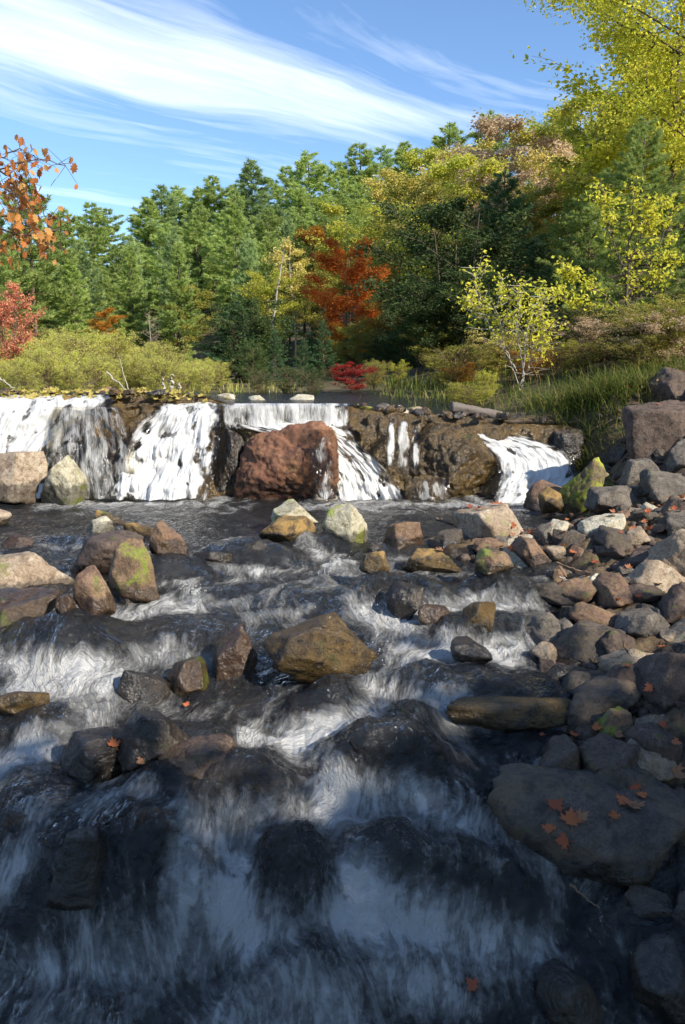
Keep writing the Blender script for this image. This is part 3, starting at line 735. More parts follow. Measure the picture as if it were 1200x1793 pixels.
# loose stones of the bar and the right bank, each lying on the ground
def build_rubble():
    rs = np.random.RandomState(5)
    protos = []
    for i in range(7):
        v, f = rock_verts(500 + i, (1, .8, .62), 4, sharp=20, cuts=8, rough=.07)
        me = mesh_np('stone', v, f); attr(me, 'wet', np.zeros(len(v))); me.materials.append(M['brown']); protos.append(me)
    mats = ['brown', 'redbank', 'grey', 'tan', 'dark', 'pale', 'brown', 'redbank', 'dark']
    zones = [(130, (1.0, 2.9), (5.5, 6.7), (.09, .30), 'small stone in the jumbled bar of stones below the pool', 'loose stones of the bar below the pool', mats),
             (125, (1.1, 2.7), (2.5, 5.7), (.14, .46), 'loose stone of the shaded rubble on the right bank', 'loose stones of the right bank', ['redbank', 'grey', 'dark', 'brown', 'redbank', 'dark', 'tan']),
             (42, (2.3, 4.2), (6.4, 8.8), (.16, .46), 'dark stone between the big boulders of the upper right bank', 'stones of the upper right bank', ['grey', 'dark', 'redbank'])]
    for n, xr, yr, sr, lab, grp, ml in zones:
        k = 0
        while k < n:
            x, y = rs.uniform(*xr), rs.uniform(*yr)
            d = x - float(shore(y))
            if d < -.25 and not (5.6 < y < 6.5): continue
            if d < -1.2: continue
            s = sr[0] + (sr[1] - sr[0]) * rs.rand() ** 1.7
            o = bpy.data.objects.new('stone', protos[rs.randint(7)]); COL.objects.link(o)
            o.location = (x, y, surf1(x, y) + s * .12 + .015); o.scale = (s, s * rs.uniform(.7, 1.1), s * rs.uniform(.6, 1.05))
            o.rotation_euler = (rs.uniform(-.3, .3), rs.uniform(-.3, .3), rs.uniform(0, 6.28))
            o.material_slots[0].link = 'OBJECT'; o.material_slots[0].material = M[ml[rs.randint(len(ml))]]
            tag(o, lab, 'stone', grp); k += 1
    acc = Acc(); v0, f0 = rock_verts(520, (1, .8, .6), 2, sharp=16, cuts=8, rough=.05)
    for xr, yr, n in (((.9, 3.0), (5.5, 6.8), 420), ((1.05, 2.8), (2.6, 5.6), 520), ((2.2, 4.4), (6.6, 9.2), 420)):
        for _ in range(n):
            x, y = rs.uniform(*xr), rs.uniform(*yr); d = x - float(shore(y))
            if d < -.2 and not (5.7 < y < 6.4): continue
            q = rs.uniform(.03, .11); a = rs.uniform(0, 6.28); c, sn = math.cos(a), math.sin(a)
            w = v0 * np.array([q, q * rs.uniform(.6, 1.2), q * rs.uniform(.7, 1.2)]) @ np.array([[c, sn, 0], [-sn, c, 0], [0, 0, 1]])
            acc.add(w + np.array([x, y, ground1(x, y) + .02 + q * .15]), f0)
    me = acc.mesh('gravel'); attr(me, 'wet', np.full(len(me.vertices), .2))
    tag(link('gravel', me, M['redbank']), 'small dark pebbles filling the gaps between the stones of the bank', 'gravel', None, 'stuff')
build_rubble()

# ------------------------------------------------------------------ ledge of the falls
def build_ledge():
    nx, ns = 420, 90
    xs = np.linspace(-7, 3.3, nx); S, X = np.meshgrid(np.linspace(0, 1, ns), xs, indexing='ij')
    py = np.interp(S, [0, .10, .22, .30, .55, .78, 1], [10.0, 9.5, 9.28, 9.20, 9.05, 8.85, 8.7])
    pz = np.interp(S, [0, .10, .22, .30, .55, .78, 1], [-.12, -.03, .0, -.12, -.55, -.9, -1.35])
    cz = crest(X) + .0
    n = fbm(X * 1.6, S * 3.0, 2.0, 3); n2 = .8 - 2 * np.abs(fbm(X * 4.5, S * 7, 5.0, 4))
    blk = np.round(3 * fbm(X * 1.3, S * 2.0, 9.0, 2)) / 3
    face = sstep(.15, .4, S)
    Y = py - face * (.22 * n + .16 * blk + .09 * n2)
    Z = cz + pz + .03 * n2 * (1 - face) + .05 * n * face - .02
    Z = Z - sstep(1.5, 2.4, X) * .10 * (1 - S)
    me = mesh_np('rock_ledge', np.stack([X, Y, Z], -1).reshape(-1, 3), grid_faces(ns, nx)); attr(me, 'wet', np.ones(X.shape) * .75)
    tag(link('rock_ledge', me, M['amber']), kind='structure')
build_ledge()
def face_rock(u0, v0, u1, v1, Y, mat, label, dep=.7, wet=.5, sharp=14, **kw):
    _seed[0] += 1
    a, b = at(u0, (v0 + v1) / 2, Y), at(u1, (v0 + v1) / 2, Y)
    top, bot = at((u0 + u1) / 2, v0, Y + .15)[2], at((u0 + u1) / 2, v1, Y - .1)[2] - .22
    return put_rock('boulder', ((a[0] + b[0]) / 2, Y + dep * .32, (top + bot) / 2), (b[0] - a[0], dep, top - bot), M[mat], _seed[0], .5 + wet, 6, label, 'boulder', None, sharp=sharp, **dict(dict(rough=.065), **kw))
face_rock(398, 736, 594, 884, 8.50, 'red', 'huge red brown boulder standing in front of the middle of the falls', .9, .10, 7, cuts=5, rough=.06, taper=.0)
face_rock(366, 738, 450, 880, 8.85, 'dark', 'dark wet boulder behind the left side of the huge red one', .6, 1.5, 12)
face_rock(525, 752, 604, 882, 8.72, 'red', 'wet red brown boulder at the right shoulder of the huge red one', .6, 1.5, 10)
face_rock(90, 742, 240, 872, 8.92, 'amber', 'olive amber rock face under thin curtains of water in the left fall', .6, 1.5, 12)
face_rock(190, 712, 300, 778, 9.15, 'amber', 'debris topped amber rock between the left and the second fall', .5, 1.5, 14)
face_rock(30, 700, 90, 760, 9.05, 'amber', 'small amber rock breaking the left fall near the left edge', .4, 1.5, 16)
face_rock(608, 722, 745, 862, 8.95, 'amber', 'golden brown rock wall with three trickles of water right of the middle fall', .7, 1.5, 12, taper=0)
face_rock(706, 742, 884, 880, 8.72, 'amber', 'massive golden brown rock rounded at its right side by the right cascade', .9, 1.5, 9, cuts=9, taper=.12)
face_rock(708, 830, 790, 880, 8.45, 'amber', 'small ochre rock with water spilling over it below the golden brown wall', .4, 1.5, 12)
face_rock(872, 728, 962, 782, 9.30, 'dark', 'dark low rock above the right cascade under the hanging grass', .5, .4, 14)
face_rock(945, 748, 1030, 812, 9.02, 'dark', 'dark wet rock at the upper right rim of the right cascade', .5, .6, 14)
face_rock(830, 722, 885, 752, 9.42, 'dark', 'small dark rock just below the right end of the weathered log', .4, .4, 14)
face_rock(10, 690, 62, 722, 9.25, 'brown', 'brown rock breaking the crest near the left edge', .4, .6, 14)
face_rock(205, 684, 292, 732, 9.28, 'brown', 'brown rock with leaves at the crest between the left and the second fall', .5, .6, 14)
face_rock(96, 690, 140, 716, 9.12, 'amber', 'small amber stone parting the water on the lip of the left fall', .35, .6, 14)
face_rock(150, 742, 196, 790, 8.72, 'amber', 'amber rock knob showing through the thin curtains of the left fall', .35, .6, 12)
face_rock(300, 786, 332, 836, 8.62, 'dark', 'small dark rock showing through the lower part of the second fall', .3, .6, 12)
def lip_stones():
    rs = np.random.RandomState(77)
    for i in range(34):
        u = rs.uniform(618, 905) if i < 20 else (rs.uniform(198, 290) if i < 28 else rs.uniform(-20, 60))
        Y = rs.uniform(9.08, 9.42); x = xat(u, 705, Y); q = rs.uniform(.07, .20); _seed[0] += 1
        put_rock('crest_stone', (x, Y, float(crest(x)) + q * .08), (q, q * rs.uniform(.7, 1), q * rs.uniform(.45, .8)), M[['amber', 'brown', 'dark', 'amber'][i % 4]], _seed[0], 9, 4,
                 'small wet stone wedged on the lip of the falls', 'stone', 'small stones on the lip of the falls')
lip_stones()
# the straight brown crest slab
def build_slab():
    p, q = at(384, 706, 9.12), at(612, 712, 9.12)
    nx, k = 120, 24
    prof = [(.42, 0), (.05, .0), (.0, -.02), (-.02, -.05), (-.03, -.14), (-.02, -.22), (.0, -.26), (.10, -.30)]
    xs = np.linspace(p[0], q[0], nx); pr = np.array([np.interp(np.linspace(0, 7, k), range(8), [a[i] for a in prof]) for i in (0, 1)])
    X = np.repeat(xs[None], k, 0); Y = 9.12 + pr[0][:, None] + .012 * fbm(X * 9, pr[1][:, None] * 9, 1.2, 3)
    Z = np.interp(X, [p[0], q[0]], [p[2], q[2]]) + pr[1][:, None] + .008 * fbm(X * 7, Y * 7, 4, 3)
    me = mesh_np('stone_sill', np.stack([X, Y, Z], -1).reshape(-1, 3), grid_faces(k, nx)[:, ::-1]); attr(me, 'wet', np.full(X.shape, .6))
    tag(link('stone_sill', me, M['amber']), 'straight brown stone sill with a thin curtain of water behind the huge red boulder', 'sill')
build_slab()

# ------------------------------------------------------------------ falling water
def sheet(name, rows, foam, label, seed, bulge=.05, edge=.12, nu=150, nv=150, density=None, ends=(.02, .001)):
    """rows from top to bottom: left u, right u, v, distance"""
    L_ = np.array([at(a, v, Y) for a, b, v, Y in rows]); R_ = np.array([at(b, v, Y) for a, b, v, Y in rows])
    k = np.linspace(0, len(rows) - 1, nv); kk = np.arange(len(rows))
    sm = lambda A: np.stack([np.interp(k, kk, A[:, i]) for i in range(3)], 1)
    def soft(P):
        for _ in range(10): P[1:-1] = .25 * P[:-2] + .5 * P[1:-1] + .25 * P[2:]
        return P
    Lp, Rp = soft(sm(L_)), soft(sm(R_))
    a = np.linspace(0, 1, nu)
    P = Lp[:, None, :] * (1 - a)[None, :, None] + Rp[:, None, :] * a[None, :, None]
    w = np.linalg.norm(Rp - Lp, axis=1)
    s = np.concatenate([[0], np.cumsum(np.linalg.norm(np.diff((Lp + Rp) / 2, axis=0), axis=1))])
    A, S = np.meshgrid(a, s); W = w[:, None]
    U = (A - .5) * W.mean() * (.7 + .3 * W / W.mean()) + 7.3 * seed
    T = S / s[-1]
    n = fbm(U * 9, S * 1.6, seed, 4); n2 = fbm(U * 28, S * 5, seed + 4, 3); n3 = fbm(U * 3, S * 2.5, seed + 9, 3)
    st_ = (1 - 2 * np.abs(n)) ; P[..., 1] -= bulge * (st_ * .30 + n2 * .18 + n3 * 2.4) * (0.3 + T) + bulge * .4
    P[..., 2] += .25 * bulge * n3
    P[..., 0] += .35 * bulge * n3 * (A * 2 - 1)
    ef = np.minimum(A, 1 - A) / (edge * 1.5) * np.clip(.9 + 2.2 * fbm(U * 8, S * 5, seed + 2, 4), .15, 3); ef = ef * np.clip(T / max(1e-3, ends[0]) * (1 + fbm(U * 20, 0 * S, seed, 2)), 0, 1) * np.clip((1 - T) / max(1e-3, ends[1]) * (1 + 1.6 * fbm(U * 16, S, seed + 5, 2)), 0, 1)
    n4 = fbm(U * 9.5 + .4 * n3, S * 1.9, seed + 13, 4)
    fo = foam * (.98 + .75 * n3 + .45 * n4 + .15 * T) * np.clip(ef, 0, 1)
    P[..., 1] -= bulge * 1.3 * n4 * (0.3 + T)
    if density is not None: fo = fo * density(A, T)
    fc = grid_faces(nv, nu)[:, ::-1]
    me = mesh_np(name, P.reshape(-1, 3), fc); attr(me, 'foam', np.clip(fo, 0, 1.6)); attr(me, 'turb', np.full(U.shape, .6)); uvs(me, U, S, fc)
    o = link(name, me, M['fall']); tag(o, label, 'waterfall', None, 'structure'); return o
sheet('waterfall', [(-90,208,688,9.40),(-90,205,700,9.09),(-90,190,722,8.92),(-90,150,752,8.85),(-90,110,785,8.72),(-90,98,815,8.57),(-90,95,872,8.42)], 1.05, 'left white fall stepping down at the left edge', 1, .06, ends=(.16, .001))
sheet('waterfall', [(95,212,712,8.92),(88,222,740,8.75),(85,232,775,8.59),(88,236,820,8.49),(92,240,874,8.39)], .33, 'thin curtains of water over the olive rock of the left fall', 2, .02, .05)
sheet('waterfall', [(282,386,702,9.35),(272,388,716,9.02),(238,388,745,8.87),(218,384,785,8.72),(204,378,825,8.57),(192,368,874,8.37)], .98, 'broad second fall left of the dark boulder', 3, .07, ends=(.12, .001))
sheet('waterfall', [(386,614,706,9.18),(386,614,712,9.07),(388,613,735,9.04),(392,613,752,9.0)], .60, 'thin water curtain over the brown sill', 4, .012, .02, 220, 60, ends=(.1, .25))
sheet('waterfall', [(396,612,738,9.12),(420,616,748,8.98),(520,626,772,8.9),(548,655,800,8.8),(552,690,832,8.68),(545,716,876,8.48)], 1.02, 'middle white fall sliding right below the sill', 5, .045)
sheet('waterfall', [(540,588,752,8.48),(540,592,775,8.36),(546,594,810,8.30),(552,592,878,8.22)], .45, 'thin water veil over the right shoulder of the huge red boulder', 6, .02, .35, 90, 120, ends=(.25, .05))
for i, (ua, ub, va, vb) in enumerate([(680,690,738,818),(696,716,736,832),(722,733,750,828)]):
    sheet('trickle', [(ua,ub,va,8.86),(ua-1,ub+1,va+12,8.72),(ua-3,ub+3,(va+vb)/2,8.64),(ua-4,ub+3,vb,8.56)], .66, ['leftmost thin trickle','middle and widest trickle','rightmost thin trickle'][i] + ' down the golden brown rock wall', 7 + i, .008, .2, 26, 90, ends=(.12, .2))
sheet('waterfall', [(722,782,838,8.40),(720,786,848,8.32),(718,792,878,8.28)], .40, 'little spill over the small ochre rock', 11, .02, .25, 80, 50, ends=(.2, .1))
sheet('waterfall', [(768,822,736,9.75),(790,862,748,9.35),(822,925,764,9.15),(850,985,784,8.95),(868,1008,806,8.8),(872,1016,832,8.65),(866,985,858,8.5),(858,950,884,8.35)], 1.15, 'right cascade fanning out beside the golden brown rock', 12, .045)

def spray():
    """thrown drops: real little drops above the broken water"""
    rs = np.random.RandomState(3); P = []; Sz = []
    base = np.array([(1,0,0),(-1,0,0),(0,1,0),(0,-1,0),(0,0,1),(0,0,-1)], float); bf = np.array([(0,2,4),(2,1,4),(1,3,4),(3,0,4),(2,0,5),(1,2,5),(3,1,5),(0,3,5)])
    def cloud(u0, v0, u1, v1, n, Y=None, h=.1, s=.004):
        for _ in range(n):
            t = rs.rand(); u, v = u0 + (u1 - u0) * t + rs.normal() * 6, v0 + (v1 - v0) * t + rs.normal() * 4
            p = hitw(u, v) if Y is None else at(u, v, Y)
            if Y is None: p[2] += .02
            p = p + np.array([rs.normal() * .02, rs.normal() * .04, abs(rs.normal()) * h]); P.append(p); Sz.append(s * (.5 + rs.rand()))
    for a in [(175,866,370,866,260),(555,868,710,868,220),(870,870,950,874,200),(95,862,240,862,60)]: cloud(*a, h=.07, s=.0045)
    for a in [(330,1040,350,1050,70),(660,1070,740,1100,60),(860,1085,940,1085,50),(470,945,520,950,30),(600,980,560,1020,40),(640,1150,750,1200,60)]: cloud(*a, h=.03, s=.003)
    for a in [(600,1490,720,1560,70),(690,1550,860,1550,50),(880,1440,895,1560,20),(500,1300,560,1340,30),(60,1240,120,1300,40),(350,1560,420,1640,30)]: cloud(*a, h=.022, s=.0016)
    P, Sz = np.array(P), np.array(Sz); n = len(P)
    V = (P[:, None] + base[None] * Sz[:, None, None]).reshape(-1, 3); Fc = (bf[None] + (np.arange(n) * 6)[:, None, None]).reshape(-1, 3)
    tag(link('spray', mesh_np('spray', V, Fc), M['spray']), 'fine white drops thrown up from the broken water', 'spray', None, 'stuff')
spray()

# ------------------------------------------------------------------ plants
def leaves(P, size, rs, tint, flat=.4, aspect=.55, droop=.3, D=None):
    """one folded quad per leaf at points P"""
    n = len(P); d = rs.normal(size=(n, 3)) if D is None else D + .5 * rs.normal(size=(n, 3))
    d[:, 2] = d[:, 2] * flat - droop; d /= np.linalg.norm(d, axis=1)[:, None]
    k = rs.normal(size=(n, 3)); k[:, 2] += .0; s = np.cross(d, k); s /= np.linalg.norm(s, axis=1)[:, None]
    sz = (size * rs.uniform(.6, 1.3, n))[:, None]
    a = P; c = P + d * sz; m = P + d * sz * .45; nn = np.cross(d, s) * sz * .12
    V = np.stack([a, m + s * sz * aspect * .5 + nn, c, m - s * sz * aspect * .5 + nn], 1).reshape(-1, 3)
    F_ = (np.arange(n) * 4)[:, None] + np.arange(4)[None]
    t = np.repeat(np.clip(tint, 0, 1), 4)
    return V, F_, t
def pine_mesh(seed, H=15, R0=2.9, whorl=.55, twigs=9, nl=.30, nw=.055, per=6, bare=.12, full=1.0):
    rs = np.random.RandomState(seed); tr = Acc(); cr = Acc()
    lean = rs.normal(size=2) * .03
    path = np.array([(lean[0] * z, lean[1] * z, z) for z in np.linspace(-.5, H, 14)])
    V, F_ = tube(path, np.linspace(H * .014, .02, 14), 7); tr.add(V, F_)
    z = H * bare
    P = []; Dd = []; T = []
    while z < H * .985:
        t = z / H; rmax = R0 * full * min(1, (1 - t) ** .72 * 1.15) * (.55 + .45 * min(1, t / .28))
        nb = rs.randint(4, 7) if t < .9 else 4
        ph = rs.uniform(0, 6.28)
        for k in range(nb):
            if rs.rand() < .08: continue
            az = ph + k * 6.283 / nb + rs.normal() * .3; Lb = rmax * (1 + .22 * math.sin(z * 1.7 + az * 2 + seed)) * rs.uniform(.40, 1.22) + .12
            if Lb < .1: continue
            up = .10 + .55 * t + rs.normal() * .08
            q = np.linspace(0, 1, 5)
            bp = np.stack([np.cos(az) * Lb * q, np.sin(az) * Lb * q, Lb * (up * q * q * .8 + .0 * q - .10 * q * (1 - t))], 1) + np.array([lean[0] * z, lean[1] * z, z])
            V, F_ = tube(bp, np.linspace(.012 + .008 * Lb, .006, 5), 3); tr.add(V, F_)
            nt = max(3, int(Lb * twigs)); tt = rs.uniform(.22, 1.0, nt) ** .8
            side = rs.choice([-1, 1], nt); tl = (.10 + .32 * (1.05 - tt)) * Lb * rs.uniform(.4, 1.1, nt) * .8
            pos = np.stack([np.interp(tt, q, bp[:, i]) for i in range(3)], 1)
            outd = np.array([math.cos(az), math.sin(az), 0.]); lat = np.array([-math.sin(az), math.cos(az), 0.])
            tip = pos + outd * (tl * .65)[:, None] + lat * (side * tl)[:, None] + np.array([0, 0, 1.]) * (tl * rs.uniform(0, .35, nt))[:, None]
            for a_ in (rs.uniform(.3, 1, nt), rs.uniform(.6, 1.05, nt)):
                c = pos + (tip - pos) * a_[:, None]
                dirn = tip - pos + outd * .12; dirn /= np.linalg.norm(dirn, axis=1)[:, None]
                P.append(c); Dd.append(dirn); T.append(.35 + .5 * tt * rs.uniform(.6, 1.2, nt) * .9)
        z += whorl * rs.uniform(.8, 1.2) * (1 - .35 * t)
    P = np.concatenate(P); Dd = np.concatenate(Dd); T = np.concatenate(T)
    for j in range(per):
        n = len(P); d = Dd + .55 * rs.normal(size=(n, 3)); d[:, 2] += .35; d /= np.linalg.norm(d, axis=1)[:, None]
        s = np.cross(d, rs.normal(size=(n, 3))); s /= np.linalg.norm(s, axis=1)[:, None]; l = (nl * rs.uniform(.6, 1.2, n))[:, None]
        b = P + rs.normal(size=(n, 3)) * nl * .2
        V = np.stack([b - s * nw * .5, b + s * nw * .5, b + d * l], 1).reshape(-1, 3); F_ = (np.arange(n) * 3)[:, None] + np.arange(3)[None]
        cr.add(V, F_, np.repeat(np.clip(T + rs.normal(size=n) * .16, 0, 1), 3))
    return tr.mesh('trunk'), cr.mesh('crown', False)
def broad_mesh(seed, H=9, R0=2.6, stems=1, ncl=230, per=60, leaf=.16, base=.22, spread=.55, clr=.42, tip=1.0, dens=1.0):
    """broadleaf: forks to twig ends inside an uneven envelope, leaves cluster on the twigs"""
    rs = np.random.RandomState(seed); tr = Acc(); cr = Acc(); ends = []
    lobes = [(rs.uniform(0, 6.28), rs.uniform(.2, .9), rs.uniform(.7, 1.25)) for _ in range(9)]
    def envr(az, t):
        r = math.sin(math.pi * min(1, max(.02, (t - base) / (1.03 - base))) ** .75) ** .6
        for a, tt, k in lobes: r *= 1 + (k - 1) * math.exp(-(((az - a + math.pi) % 6.283 - math.pi) / .7) ** 2 - ((t - tt) / .22) ** 2)
        return r * R0
    for s_ in range(stems):
        az0 = s_ * 6.283 / stems + rs.rand(); k = 0 if stems == 1 else .16 + .12 * rs.rand()
        hh = H * (1 if stems == 1 else rs.uniform(.75, 1))
        path = []; off = np.array([math.cos(az0), math.sin(az0)]) * k * H
        for z in np.linspace(-.3, hh * .93, 10):
            q = max(0, z) / H; path.append((off[0] * q ** 1.0 + .05 * H * .35 * math.sin(q * 5 + az0), off[1] * q + .05 * H * .3 * math.sin(q * 4 + az0 * 2), z))
        path = np.array(path); r0 = H * .009 / math.sqrt(stems) + .008
        V, F_ = tube(path, np.linspace(r0, .012, 10), 6); tr.add(V, F_)
        nb = int(30 / math.sqrt(stems))
        for b in range(nb):
            t = base * .7 + (1 - base * .7) * (b + rs.rand()) / nb; az = rs.uniform(0, 6.28)
            if t * H > hh * .93: continue
            p0 = np.array([np.interp(t * H, path[:, 2], path[:, i]) for i in range(3)])
            L_ = envr(az, min(1, t + .12)) * rs.uniform(.7, 1.1); rise = L_ * rs.uniform(.3, .95) * (1.1 - .5 * t) * tip
            q = np.linspace(0, 1, 5); bend = rs.normal() * .25
            bp = p0 + np.stack([np.cos(az + bend * q) * L_ * q, np.sin(az + bend * q) * L_ * q, rise * q ** 1.2], 1)
            V, F_ = tube(bp, np.linspace(max(.012, r0 * .42 * (1.1 - t)), .006, 5), 4); tr.add(V, F_)
            for c in range(int(5 + 4 * rs.rand())):
                f = rs.uniform(.25, 1); p1 = np.array([np.interp(f, q, bp[:, i]) for i in range(3)]); a2 = az + rs.normal() * .8
                l2 = L_ * rs.uniform(.15, .45); e = p1 + np.array([math.cos(a2) * l2, math.sin(a2) * l2, l2 * rs.uniform(-.1, .8)])
                V, F_ = tube(np.array([p1, (p1 + e) / 2 + rs.normal(size=3) * l2 * .08, e]), [.008, .006, .004], 3); tr.add(V, F_)
                ends.append((p1, e))
            ends.append((bp[3], bp[4]))
    rs.shuffle(ends); ends = ends[:ncl] if len(ends) > ncl else ends
    for p, e in ends:
        n = max(3, int(per * rs.uniform(.4, 1.5) * dens)); f = rs.uniform(.2, 1.1, n)[:, None]
        P = p + (e - p) * f + rs.normal(size=(n, 3)) * np.array([clr, clr, clr * .55]) * .5
        V, F_, t = leaves(P, leaf, rs, rs.normal(.5, .22, n) + rs.normal() * .15)
        cr.add(V, F_, t)
    top = np.percentile(np.concatenate(cr.V)[:, 2], 99.6); k = H / top
    for A_ in (tr, cr):
        for V_ in A_.V: V_[:, 2] *= k
    return tr.mesh('trunk'), cr.mesh('crown', False)

PR = {}
for i in range(6): PR['pine%d' % i] = (15, pine_mesh(20 + i, R0=[3.6, 4.2, 3.0, 4.6, 3.4, 5.0][i], bare=[.10, .28, .05, .14, .35, .2][i], whorl=[.55, .66, .5, .78, .6, .9][i], nl=.36, nw=.085, per=7))
PR['nearpine'] = (9, pine_mesh(31, H=9, R0=2.7, whorl=.34, twigs=15, nl=.17, nw=.022, per=16, bare=.06))
PR['spruce'] = (9, pine_mesh(33, H=9, R0=2.5, whorl=.36, twigs=13, nl=.20, nw=.045, per=6, bare=.03))
for i in range(4): PR['broad%d' % i] = (9, broad_mesh(40 + i, R0=[2.6, 2.2, 3.0, 2.4][i], stems=[1, 2, 1, 3][i], base=[.22, .3, .15, .12][i]))
PR['slim'] = (9, broad_mesh(47, R0=1.7, ncl=200, per=34, leaf=.13, base=.35, clr=.34))
PR['bare'] = (9, broad_mesh(48, R0=1.9, ncl=160, per=7, leaf=.11, base=.3, clr=.3))
PR['neartree'] = (12, broad_mesh(49, H=12, R0=3.3, ncl=330, per=110, leaf=.11, base=.30, clr=.55))
PR['shade'] = (12, broad_mesh(50, H=12, R0=4.2, ncl=320, per=60, leaf=.30, base=.25, clr=.7))
PR['bush0'] = (2.4, broad_mesh(51, H=2.4, R0=1.15, stems=7, ncl=260, per=34, leaf=.062, base=.05, clr=.16, tip=1.3))
PR['bush1'] = (2.4, broad_mesh(52, H=2.4, R0=1.3, stems=9, ncl=260, per=30, leaf=.062, base=.05, clr=.18, tip=1.5))
PR['shrub'] = (3.0, broad_mesh(53, H=3.0, R0=1.4, stems=4, ncl=240, per=34, leaf=.085, base=.05, clr=.2))
PR['darkbush'] = (4.5, broad_mesh(54, H=4.5, R0=2.1, stems=3, ncl=300, per=60, leaf=.10, base=.02, clr=.30))
def plant(name, key, x, y, height, leafm, label, cat='tree', group=None, bark='bark', rot=None, wide=1.0, z=None, seed=[0]):
    seed[0] += 1; rr = random.Random(seed[0] * 7 + 1)
    H0, (tm, cm) = PR[key]
    if z is None: z = ground1(x, y)
    e = empty(name, (x, y, z)); k = height / H0
    e.scale = (k * wide, k * wide, k); e.rotation_euler = (0, 0, rr.uniform(0, 6.28) if rot is None else rot)
    for nm, me, mt in (('trunk' if cat == 'tree' else 'stem', tm, M[bark]), ('crown' if cat == 'tree' else 'foliage', cm, L[leafm])):
        if not me.materials: me.materials.append(mt)
        o = bpy.data.objects.new(nm, me); COL.objects.link(o); o.parent = e
        o.material_slots[0].link = 'OBJECT'; o.material_slots[0].material = mt
    return tag(e, label, cat, group)
def ptree(name, key, u, vtop, Y, leafm, label, group=None, cat='tree', bark='bark', wide=1.0, rot=None):
    x = xat(u, vtop, Y); top = at(u, vtop, Y)[2]; z = ground1(x, Y)
    return plant(name, key, x, Y, max(.45, top - z), leafm, label, cat, group, bark, rot, wide)

